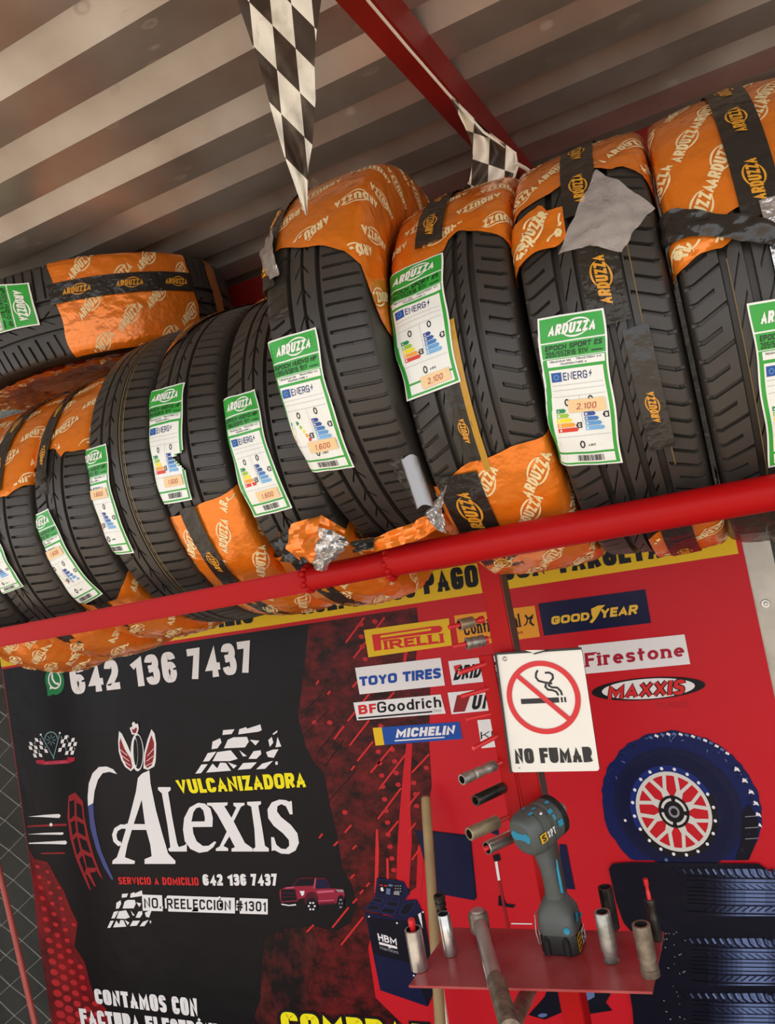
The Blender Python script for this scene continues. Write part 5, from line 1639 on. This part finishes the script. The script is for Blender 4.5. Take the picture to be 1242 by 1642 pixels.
for q in ([(318, 330), (345, 318), (340, 400), (318, 470), (275, 600), (245, 700), (232, 765), (285, 785), (282, 800), (165, 800), (168, 782), (190, 765), (215, 690), (255, 560), (290, 420), (300, 350)],
          [(305, 345), (325, 325), (360, 310), (366, 380), (395, 520), (430, 650), (458, 745), (497, 785), (495, 800), (335, 800), (335, 775), (372, 760), (365, 700), (338, 600), (322, 480), (312, 400)],
          [(235, 590), (345, 592), (347, 622), (240, 622)],
          [(405, 398), (470, 398), (472, 412), (458, 425), (480, 560), (505, 690), (514, 712), (545, 702), (556, 690), (556, 735), (465, 735), (458, 722), (470, 712), (455, 600), (425, 430), (405, 412)],
          [(690, 605), (692, 560), (680, 510), (650, 484), (615, 480), (570, 505), (542, 560), (536, 620), (545, 680), (575, 722), (620, 742), (665, 735), (695, 712), (710, 685), (700, 682), (670, 705), (640, 706), (608, 682), (590, 640), (586, 606), (580, 580), (590, 530), (605, 508), (625, 503), (642, 520), (650, 555), (650, 577), (580, 580), (586, 606)],
          [(662, 480), (770, 478), (768, 492), (752, 498), (800, 575), (860, 690), (900, 718), (900, 735), (790, 735), (790, 720), (808, 712), (770, 640), (715, 540), (685, 498), (662, 492)],
          [(800, 480), (858, 480), (858, 492), (840, 500), (800, 580), (785, 610), (775, 590), (815, 505), (800, 494)],
          [(770, 620), (785, 645), (748, 706), (772, 718), (772, 732), (708, 732), (708, 720), (728, 708)],
          [(872, 475), (944, 472), (944, 487), (930, 495), (950, 610), (965, 705), (985, 718), (985, 735), (902, 735), (902, 722), (915, 712), (910, 620), (893, 500), (872, 490)],
          [(1110, 540), (1105, 470), (1090, 474), (1075, 466), (1040, 463), (1000, 478), (978, 515), (982, 560), (1010, 600), (1060, 640), (1090, 675), (1092, 705), (1075, 722), (1050, 720), (1025, 700), (1012, 660), (997, 660), (1000, 732), (1015, 728), (1050, 746), (1090, 748), (1125, 730), (1143, 690), (1135, 640), (1100, 595), (1050, 555), (1028, 525), (1030, 498), (1050, 487), (1075, 498), (1095, 540)]):
    p.poly(q, V_WHITE, 4, C1)
p.poly([(583, 578), (690, 577), (690, 606), (585, 607)], V_WHITE, 4, C1)
p.strokes([(252, 606), (212, 604), (186, 620), (176, 648), (182, 678), (200, 695), (212, 692)], 22, V_WHITE, 4, C1)
p.done()
p = Print('swoosh', 'white and blue swoosh')
p.poly([(190, 330), (170, 305), (135, 290), (95, 293), (62, 325), (42, 380), (36, 450), (38, 497), (65, 482), (72, 420), (90, 360), (115, 325), (150, 318)], V_WHITE, 3, C1)
p.poly([(38, 497), (65, 482), (70, 560), (85, 650), (110, 740), (140, 810), (172, 882), (160, 882), (120, 815), (80, 720), (50, 610)], V_SLATE, 3, C1)
p.done()
p = Print('red_tread_mark')
p.poly([(455, 770), (515, 738), (585, 815), (600, 960), (640, 1150), (690, 1330), (765, 1520), (740, 1500), (705, 1440), (700, 1460), (650, 1465), (705, 1590), (690, 1590), (625, 1485), (610, 1480), (660, 1625), (640, 1610), (590, 1500), (520, 1330), (470, 1150), (445, 960)], V_DKRED, 3, C2)
for q in ([(463, 822), (508, 805), (510, 945), (468, 985)], [(528, 828), (574, 860), (590, 990), (530, 950)], [(475, 1012), (512, 988), (526, 1098), (492, 1130)], [(533, 995), (596, 1030), (612, 1142), (545, 1100)], [(500, 1170), (530, 1138), (562, 1270), (533, 1305)], [(552, 1148), (620, 1180), (655, 1290), (580, 1250)], [(553, 1345), (580, 1308), (614, 1420), (602, 1475)], [(598, 1300), (667, 1330), (702, 1420), (625, 1420)]):
    p.poly(q, V_BLACK, 4, C2)
p.done()
p = Print('service_lettering', 'red and white lettering')
p.quad_text('SERVICIO A DOMICILIO', [(189.5, 1406), (318, 1406.5), (319.5, 1419.5), (191, 1417.5)], V_BRIGHT, 3, weight=.2, aspect=.6, gap=.1)
p.quad_text('642 136 7437', [(324.5, 1401.5), (444, 1400.5), (445, 1420), (326, 1419.5)], V_WHITE, 3, weight=.25, aspect=.62, gap=.07)
p.done()
p = Print('address_lettering', 'black lettering on white outlines')
aq = [(231.5, 1438.5), (427, 1445), (427, 1461), (232.5, 1455)]
p.quad_text('NO. REELECCIÓN #1301', aq, V_WHITE, 5, weight=.17, aspect=.72, gap=.16, grow=.42)
fq = quad_map(aq)
for xa, xb in ((-.015, .15), (.195, .745), (.785, 1.015)):
    p.poly([tuple(fq(xa, -.28)), tuple(fq(xb, -.28)), tuple(fq(xb, 1.28)), tuple(fq(xa, 1.28))], V_WHITE, 5)
p.quad_text('NO. REELECCIÓN #1301', aq, V_BLACK, 6, weight=.17, aspect=.72, gap=.16)
p.done()
p = Print('invoice_lettering', 'white lettering')
p.quad_text('CONTAMOS CON', [(150.5, 1584.5), (315.5, 1600.5), (319, 1630), (154.5, 1608.5)], V_WHITE, 4, weight=.25, aspect=.56, gap=.07)
p.quad_text('FACTURA ELECTRÓNICA', [(126.5, 1616), (377, 1644), (382, 1674), (131, 1642)], V_WHITE, 4, weight=.25, aspect=.56, gap=.07)
p.done()
p = Print('buying_lettering', 'yellow lettering outlined in black')
cq = [(449, 1621), (648, 1637), (654, 1678), (454, 1660)]
p.quad_text('COMPRA', cq, V_INK, 4, weight=.25, aspect=.62, gap=.08, grow=.22)
p.quad_text('COMPRA', cq, V_LEMON, 5, weight=.25, aspect=.62, gap=.08)
p.poly([(655, 1636), (690, 1638), (694, 1690), (660, 1688)], V_INK, 4)
p.poly([(660, 1640), (672, 1641), (674, 1648), (662, 1647)], V_LEMON, 5)
p.done()
# pickup picture
C6 = (8.87, 430, 1380)
V_TR, V_TRL, V_TRD = vinyl('truck_red', '8f2038'), vinyl('truck_light', 'b5475f'), vinyl('truck_dark', '4c1522')
p = Print('pickup_picture', 'picture of a red pickup')
for q, m, l in (([(345, 358), (420, 260), (480, 236), (670, 228), (810, 240), (852, 275), (895, 385), (905, 400), (640, 420)], V_TRD, 3), ([(370, 347), (432, 266), (655, 246), (640, 345), (420, 357)], V_DEEP, 4), ([(678, 392), (690, 270), (808, 262), (848, 300), (872, 380)], V_NAVY, 4), ([(670, 240), (690, 250), (670, 400), (645, 380)], V_TRL, 5),
                ([(165, 412), (258, 372), (400, 362), (640, 355), (680, 400), (940, 392), (1075, 405), (1090, 480), (1080, 560), (960, 605), (720, 625), (690, 500), (560, 520), (430, 545), (420, 575), (185, 590), (165, 500)], V_TR, 3),
                ([(185, 405), (385, 405), (415, 560), (190, 575)], V_DEEP, 4), ([(195, 450), (400, 450), (402, 462), (195, 462)], V_TRD, 5), ([(195, 500), (405, 500), (408, 512), (195, 512)], V_TRD, 5), ([(250, 375), (390, 362), (350, 385), (250, 392)], V_PINK, 5),
                ([(452, 425), (522, 425), (512, 480), (482, 500)], V_WHITE, 5), ([(190, 604), (300, 624), (395, 610), (405, 630), (300, 640), (195, 622)], V_WHITE, 5), ([(695, 425), (940, 410), (940, 442), (705, 458)], V_PINK, 5), ([(715, 560), (940, 545), (940, 560), (716, 575)], V_PINK, 5), ([(730, 605), (950, 590), (950, 612), (735, 628)], V_TRD, 5),
                ([(960, 405), (1070, 405), (1080, 440), (1000, 440)], V_GREY, 5)):
    p.poly(q, m, l, C6)
p.ell((618, 560), (95, 0), (0, 120), V_TRD, 5, n=24, crop=C6)
p.ell((625, 630), (85, 0), (0, 105), V_DEEP, 6, n=24, crop=C6)
p.ell((1035, 590), (52, 0), (0, 105), V_DEEP, 6, n=24, crop=C6)
for a in range(0, 360, 60):
    p.ell((627 + 42 * math.cos(math.radians(a)), 638 + 52 * math.sin(math.radians(a))), (14, 4), (-4, 14), V_WHITE, 7, n=8, crop=C6)
    p.ell((1038 + 18 * math.cos(math.radians(a)), 600 + 60 * math.sin(math.radians(a))), (9, 3), (-3, 14), V_GREY, 7, n=8, crop=C6)
p.done()

# brand panels
C5 = (3.268, 480, 900); C66 = (2.688, 780, 860)
p = Print('brand_panel', 'yellow panel with red lettering')
p.poly([(338, 360), (783, 298), (800, 440), (362, 503)], V_YEL, 3, C5)
p.poly([(380, 385), (424, 379), (432, 464), (393, 470)], V_BRIGHT, 4, C5)
p.poly([(382, 386), (690, 341), (735, 337), (750, 348), (744, 366), (735, 372), (420, 414), (420, 402), (690, 362), (690, 350), (420, 390), (422, 400)], V_BRIGHT, 4, C5)
p.quad_text('IRELLI', [(440, 414), (752, 377), (758, 426), (447, 463)], V_BRIGHT, 4, C5, weight=.24, aspect=.95, gap=.14, serif=.05)
p.done()
p = Print('brand_panel', 'orange panel with black lettering')
p.poly([(728, 987), (857, 971), (865.6, 1020.7), (736, 1038)], V_ORANGE, 3)
p.quad_text('Continental', [(742, 998), (832, 984), (835.5, 1005), (745, 1019)], V_INK, 4, weight=.16, aspect=.62, gap=.1, serif=.03)
p.quad_text('The Future in Motion', [(747, 1024.5), (837.5, 1010.5), (838.5, 1015.5), (748, 1029.5)], V_DKRED, 4, weight=.14, aspect=.62)
p.strokes([(842, 986), (846, 992), (851, 990), (850, 998), (856, 1003)], 3.2, V_INK, 4); p.strokes([(846, 992), (844, 1000), (840, 1003)], 2, V_INK, 4); p.strokes([(850, 990), (854, 986), (853, 992)], 2, V_INK, 4)
p.done()
p = Print('brand_panel', 'white panel with blue lettering')
p.poly([(292, 558), (740, 505), (763, 650), (316, 697)], V_WHITE, 3, C5)
p.quad_text('TOYO TIRES', [(311, 606), (738, 557), (742, 611), (317, 654)], V_BLUE, 4, C5, weight=.27, aspect=.9, gap=.08, slant=.05)
p.done()
p = Print('brand_panel', 'white panel with black italic lettering')
p.poly([(780, 523), (1235, 470), (1258, 600), (800, 648)], V_WHITE, 3, C5)
p.quad_text('BRIDGESTONE', [(826, 547), (1232, 505), (1228, 572), (806, 624)], V_INK, 4, C5, weight=.24, aspect=.72, gap=.1)
p.poly([(808, 548), (850, 538), (818, 582)], V_BRIGHT, 5, C5)
p.done()
p = Print('brand_panel', 'white panel with red and black lettering')
p.poly([(283, 740), (740, 697), (767, 797), (303, 833)], V_WHITE, 3, C5)
p.quad_text('BF', [(308, 754), (401, 744), (407, 792), (313, 803)], V_BRIGHT, 4, C5, weight=.22, aspect=.8, gap=.14)
p.quad_text('Goodrich', [(406, 737), (740, 707), (745, 763), (411, 794)], V_INK, 4, C5, weight=.17, aspect=.78, gap=.12)
p.poly([(309, 817), (697, 783), (698, 791), (310, 826)], V_INK, 4, C5)
p.quad_text('Tires', [(701, 774), (742, 770), (744, 787), (703, 791)], V_GREY, 4, C5, weight=.1, aspect=.6)
p.done()
p = Print('brand_panel', 'white panel with a red slanted block')
p.poly([(777, 688), (1330, 636), (1350, 745), (797, 801)], V_WHITE, 3, C5)
p.poly([(826, 701), (900, 692), (867, 786), (805, 791)], V_DKRED, 4, C5)
p.quad_text('UNIROYAL', [(915, 702), (1310, 665), (1306, 735), (900, 778)], V_INK, 4, C5, weight=.25, aspect=.72, gap=.14)
p.done()
p = Print('brand_panel', 'blue panel with white lettering')
p.poly([(385, 872), (838, 840), (855, 930), (400, 965)], V_BLUE, 3, C5)
p.poly([(385, 872), (432, 869), (446, 961), (400, 965)], V_YEL, 4, C5)
p.quad_text('MICHELIN', [(512, 876), (818, 858), (810, 906), (505, 924)], V_WHITE, 4, C5, weight=.26, aspect=.8, gap=.1)
p.poly([(500, 936), (760, 918), (762, 924), (500, 943)], V_WHITE, 4, C5)
p.done()
p = Print('brand_panel', 'white panel with thin black lettering')
p.poly([(932, 832), (1300, 800), (1322, 945), (955, 979)], V_WHITE, 3, C5)
p.quad_text('KUMHO', [(949, 893), (1240, 868), (1243, 906), (951, 931)], V_INK, 4, C5, weight=.11, aspect=.85, gap=.12)
p.done()
p = Print('brand_panel', 'navy panel with gold lettering')
p.poly([(222, 290), (683, 228), (708, 373), (248, 428)], V_NAVY, 3, C66)
p.quad_text('GOOD', [(276, 346), (440, 326), (443, 360), (279, 381)], V_GOLD, 4, C66, weight=.28, aspect=1.05, gap=.1, slant=.1)
p.quad_text('YEAR', [(487, 313), (650, 293), (648, 335), (489, 352)], V_GOLD, 4, C66, weight=.26, aspect=.95, gap=.08, slant=.1)
p.poly([(450, 312), (480, 298), (512, 295), (494, 312), (480, 340), (470, 356), (455, 374), (443, 370), (458, 350), (452, 336)], V_GOLD, 4, C66)
p.done()
p = Print('brand_panel', 'white panel with crimson lettering')
p.poly([(395, 470), (852, 422), (877, 550), (420, 593)], V_WHITE, 3, C66)
p.quad_text('Firestone', [(421, 503), (848, 462), (853, 516), (427, 563)], V_CRIM, 4, C66, weight=.2, aspect=.85, gap=.16, serif=.05)
p.done()
p = Print('brand_panel', 'white oval with red lettering')
p.ell((697, 656), (245, -18), (6, 48), V_INK, 3, crop=C66)
p.ell((697, 656), (200, -14), (6, 43), V_WHITE, 4, crop=C66)
p.quad_text('MAXXIS', [(528, 642), (856, 614), (850, 680), (522, 702)], V_INK, 5, C66, weight=.24, aspect=.85, gap=.1, grow=.12)
p.quad_text('MAXXIS', [(528, 642), (856, 614), (850, 680), (522, 702)], V_BRIGHT, 6, C66, weight=.24, aspect=.85, gap=.1)
p.quad_text('TIRES', [(730, 722), (870, 710), (872, 735), (733, 746)], V_DOT, 3, C66, weight=.12, aspect=.8, gap=.3)
p.done()

# picture of the off-road wheel
p = Print('wheel_picture', 'picture of an off-road wheel')
CW = (4.404, 960, 1160)
rim_c, r1_, r2_ = (530, 618), (304, 40), (24, 317)
out = []
rr0 = random.Random(11)
for i in range(84):
    t = 2 * PI * i / 84
    k = 1.0 + rr0.uniform(-.012, .016)
    x = 583 + k * (562 * math.cos(t) + 30 * math.sin(t)); y = 590 + k * (42 * math.cos(t) + 535 * math.sin(t))
    if y > 965: y = 965
    out.append((x, y))
p.poly(out, vinyl('tire_navy', '0f1b50'), 3, CW)
p.ell((560, 600), (455, 45), (28, 430), V_NAVY, 4, crop=CW)
p.ell((548, 612), (400, 42), (26, 390), vinyl('tire_navy_dark', '0c1236'), 5, k=1.0, k2=.80, crop=CW)
rr = random.Random(5)
for i in range(60):
    a = rr.uniform(-165, 45); k = rr.uniform(.86, .98); t = math.radians(a)
    x = 583 + k * (562 * math.cos(t) + 30 * math.sin(t)); y = 590 + k * (42 * math.cos(t) + 535 * math.sin(t))
    if y < 940:
        a2 = rr.uniform(0, PI); L = rr.uniform(10, 34)
        p.strokes([(x, y), (x + L * math.cos(a2), y + L * math.sin(a2))], 6, rr.choice((V_DEEP, V_STEEL2, V_STEEL, V_DEEP)), 5, CW)
p.poly([(1010, 620), (1060, 560), (1128, 700), (1105, 850), (1055, 962), (960, 962), (1000, 820)], V_DEEP, 5, CW)
for yy in (655, 735, 812):
    p.strokes([(1030, yy), (1125, yy - 6)], 5, V_GREY, 6, CW)
for i in range(14):
    t = math.radians(-112 + i * 4.6)
    x = 583 + .965 * (562 * math.cos(t) + 30 * math.sin(t)); y = 590 + .975 * (42 * math.cos(t) + 535 * math.sin(t))
    p.strokes([(x, y), (x + 26, y + 12)], 16, V_WHITE if i % 2 else V_STEEL, 5, CW)
for x, y in ((975, 320), (1030, 400), (1075, 480), (1108, 560), (1125, 640), (1130, 712)):
    p.poly([(x - 16, y - 18), (x + 10, y - 6), (x + 22, y + 20), (x + 2, y + 10), (x - 20, y + 14)], V_WHITE, 5, CW)
p.ell(rim_c, r1_, r2_, V_INK, 6, k=1.02, crop=CW)
p.ell(rim_c, r1_, r2_, V_COBALT, 7, k=1.02, k2=.88, a0=150, a1=330, n=30, crop=CW)
V_RIM = vinyl('rim_silver', 'd3d0c8')
p.ell(rim_c, r1_, r2_, V_RIM, 8, k=.885, k2=.80, crop=CW)
def rimp(a, k):
    t = math.radians(a); return (rim_c[0] + k * (r1_[0] * math.cos(t) + r2_[0] * math.sin(t)), rim_c[1] + k * (r1_[1] * math.cos(t) + r2_[1] * math.sin(t)))
p.ell(rim_c, r1_, r2_, V_RED, 7, k=.81, crop=CW)
for i in range(8):
    a = i * 45 + 20
    for da0, da1 in ((-4, -13), (4, 13)):
        p.strokes([rimp(a + da0 * .3, .33), rimp(a + da0, .5), rimp(a + da1, .82)], 26, V_RIM, 8, CW)
    p.poly([rimp(a - 16, .34), rimp(a + 16, .34), rimp(a + 8, .52), rimp(a - 8, .52)], V_RIM, 8, CW)
p.ell(rim_c, r1_, r2_, V_INK, 9, k=.36, crop=CW)
p.ell(rim_c, r1_, r2_, V_RIM, 10, k=.30, k2=.24, a0=10, a1=80, n=10, crop=CW); p.ell(rim_c, r1_, r2_, V_RIM, 10, k=.30, k2=.24, a0=100, a1=170, n=10, crop=CW); p.ell(rim_c, r1_, r2_, V_RIM, 10, k=.30, k2=.24, a0=190, a1=260, n=10, crop=CW); p.ell(rim_c, r1_, r2_, V_RIM, 10, k=.30, k2=.24, a0=280, a1=350, n=10, crop=CW)
p.ell(rim_c, r1_, r2_, V_GREY, 10, k=.13, crop=CW)
p.ell(rim_c, r1_, r2_, V_INK, 11, k=.08, crop=CW)
for i in range(20):
    x, y = rimp(i * 18 + 5, .955)
    p.ell((x, y), (12, 2), (1, 12), V_WHITE, 9, n=10, crop=CW)
p.ell((186, 682), (10, 2), (1, 10), V_WHITE, 6, n=10, crop=CW); p.ell((475, 960), (12, 2), (1, 12), V_STEEL, 6, n=10, crop=CW)
p.done()
# picture of the pile of tires
p = Print('tire_pile_picture', 'picture of piled tires')
p.off = 7
p.poly([(955, 1280), (1060, 1285), (1090, 1700), (985, 1700)], V_DEEP, 2, (3.268, 720, 1200))
p.poly([(976, 1392), (982, 1383), (1010, 1381), (1216, 1383), (1240, 1400), (1300, 1415), (1320, 1760), (1040, 1760), (1020, 1650), (1010, 1592), (1040, 1560), (1062, 1520), (1010, 1490), (1000, 1478), (988, 1445)], V_DEEP, 3)
CP = (5.132, 1000, 1350)
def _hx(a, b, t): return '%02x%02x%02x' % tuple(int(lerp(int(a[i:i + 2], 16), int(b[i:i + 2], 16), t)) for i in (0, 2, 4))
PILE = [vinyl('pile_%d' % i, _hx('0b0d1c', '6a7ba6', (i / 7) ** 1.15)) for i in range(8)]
for k, (oy, x0) in enumerate(((0, 0), (570, 380), (1020, 420))):
    def sq(pts): return [(x, y + oy) for x, y in pts]
    xa = max(x0, 0)
    for q in range(28):
        xa, xb = 400 + x0 * .25 + q * 40, 400 + x0 * .25 + q * 40 + 40
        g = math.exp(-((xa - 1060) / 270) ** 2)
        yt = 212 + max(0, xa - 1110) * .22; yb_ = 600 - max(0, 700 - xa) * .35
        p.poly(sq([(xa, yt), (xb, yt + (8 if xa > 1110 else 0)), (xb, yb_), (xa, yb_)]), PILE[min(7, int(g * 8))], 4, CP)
    for i in range(17):
        x = 400 + x0 * .15 + i * 62
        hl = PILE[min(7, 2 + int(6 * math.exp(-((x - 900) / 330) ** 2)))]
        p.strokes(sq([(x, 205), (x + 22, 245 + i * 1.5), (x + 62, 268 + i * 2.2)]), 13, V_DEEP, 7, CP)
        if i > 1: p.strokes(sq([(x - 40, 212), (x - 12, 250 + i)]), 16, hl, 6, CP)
        if i > 4: p.strokes(sq([(x + 10, 520 - 0 * i), (x - 50, 560)]), 9, V_DEEP, 7, CP)
        if i > 3: p.strokes(sq([(x - 60, 325 + i), (x + 10, 368 + i)]), 6, V_DEEP, 7, CP)
    for yy in (285, 318, 378, 408, 442, 476, 508, 575):
        p.strokes(sq([(520 + x0 * .1, yy - 12), (800, yy), (1240, yy + 6), (1500, yy + 20)]), 11 if yy in (285, 508, 575) else 7, V_DEEP, 8, CP)
for i in range(26):
    x, y = rr.uniform(330, 520), rr.uniform(690, 1460)
    p.ell((x, y), (rr.uniform(4, 9), 2), (1, rr.uniform(3, 6)), V_GREY, 8, n=7, crop=CP)
p.done()
# picture of the balancing machine
CM = (6.517, 580, 1390)
p = Print('machine_picture', 'picture of a navy wheel balancer')
for q, m, l in (([(28, 470), (455, 540), (690, 1455), (195, 1285), (130, 960), (60, 600)], V_NAVY, 4), ([(455, 540), (650, 470), (720, 900), (760, 1300), (690, 1455), (520, 1000)], V_DEEP, 4), ([(60, 520), (450, 560), (640, 1040), (120, 900), (90, 700)], V_DEEP, 5),
                ([(20, 445), (150, 300), (430, 345), (575, 335), (640, 470), (452, 545), (180, 475)], V_NAVY, 5), ([(160, 108), (440, 145), (505, 270), (430, 372), (140, 290)], V_NAVY, 5), ([(185, 142), (425, 182), (410, 302), (172, 266)], V_DEEP, 6)):
    p.poly(q, m, l, CM)
for q in ([(100, 345), (150, 318), (235, 330), (200, 378)], [(45, 430), (90, 385), (190, 402), (165, 455)], [(245, 392), (275, 345), (400, 362), (370, 415)], [(195, 462), (230, 415), (365, 435), (335, 492)], [(400, 480), (440, 385), (570, 350), (540, 420), (470, 500)]):
    p.poly(q, V_DEEP, 6, CM)
    for a, b in zip(q, q[1:] + q[:1]):
        p.strokes([a, b], 7, V_STEEL2, 7, CM)
for q, m in (([(190, 178), (225, 182), (225, 192), (190, 188)], V_BRIGHT), ([(240, 182), (272, 186), (272, 198), (240, 194)], V_BRIGHT), ([(285, 172), (328, 178), (326, 202), (283, 196)], V_STEEL), ([(262, 215), (305, 222), (300, 285), (258, 276)], V_STEEL), ([(200, 212), (222, 205), (235, 245), (205, 248)], V_WHITE), ([(340, 250), (395, 245), (400, 290), (335, 282)], V_GREY)):
    p.poly(q, m, 7, CM)
for i in range(9):
    x, y = 350 + (i % 3) * 26, 185 + (i // 3) * 28
    p.poly([(x, y), (x + 14, y + 2), (x + 12, y + 14), (x - 2, y + 12)], V_GREY, 7, CM)
p.quad_text('HBM', [(165, 686), (364, 738), (372, 812), (180, 762)], V_WHITE, 6, CM, weight=.2, aspect=.85, gap=.12)
p.poly([(183, 776), (372, 826), (375, 852), (310, 838), (290, 845), (280, 826), (186, 803)], V_WHITE, 6, CM)
p.quad_text('Machines', [(192, 814), (382, 868), (388, 905), (196, 852)], V_GREY, 6, CM, weight=.14, aspect=.75, gap=.12)
for x, y in ((80, 513), (372, 580), (547, 1128), (643, 465)):
    p.ell((x, y), (10, 0), (0, 9), V_WHITE, 7, n=10, crop=CM)
p.poly([(590, 490), (620, 470), (640, 640), (610, 560)], V_WHITE, 6, CM)
p.done()
p = Print('blue_panel_picture', 'picture of navy panels')
C7b = (2.823, 420, 1230)
p.poly([(685, 287), (770, 288), (945, 308), (972, 590), (960, 602), (775, 568), (700, 300)], V_NAVY, 3, C7b)
p.strokes([(775, 292), (940, 312), (968, 592)], 5, V_DEEP, 4, C7b)
p.poly([(1030, 240), (1062, 250), (1075, 310), (1040, 300)], V_NAVY, 3, C7b)
p.done()
p = Print('narrow_panel_picture', 'narrow navy panel')
p.poly([(896.5, 1353), (908, 1354), (922, 1426), (901, 1424)], V_NAVY, 3)
p.done()
C88 = (3.268, 720, 1200)
p = Print('machine_arm_picture', 'picture of a thin red and white arm with dark clamps')
p.strokes([(245, 585), (262, 690)], 14, V_WHITE, 4, C88); p.strokes([(262, 690), (310, 945)], 12, V_DKRED, 4, C88)
p.poly([(228, 560), (262, 548), (272, 585), (238, 592)], V_DEEP, 5, C88)
p.poly([(258, 772), (278, 765), (300, 812), (350, 818), (335, 835), (258, 822)], V_DEEP, 3, C88)
p.strokes([(325, 916), (435, 918)], 6, V_WHITE, 4, C88)
p.done()
p = Print('machine_foot_picture', 'picture of a dark machine foot')
p.poly([(415, 1395), (500, 1300), (515, 1255), (700, 1240), (860, 1260), (820, 1330), (855, 1372), (700, 1395), (640, 1360), (500, 1420)], V_DEEP, 3, C88)
p.poly([(665, 1272), (760, 1268), (762, 1300), (717, 1324), (668, 1306)], V_STEEL, 4, C88)
p.ell((490, 1396), (24, -4), (4, 10), V_STEEL, 4, n=12, crop=C88)
p.done()
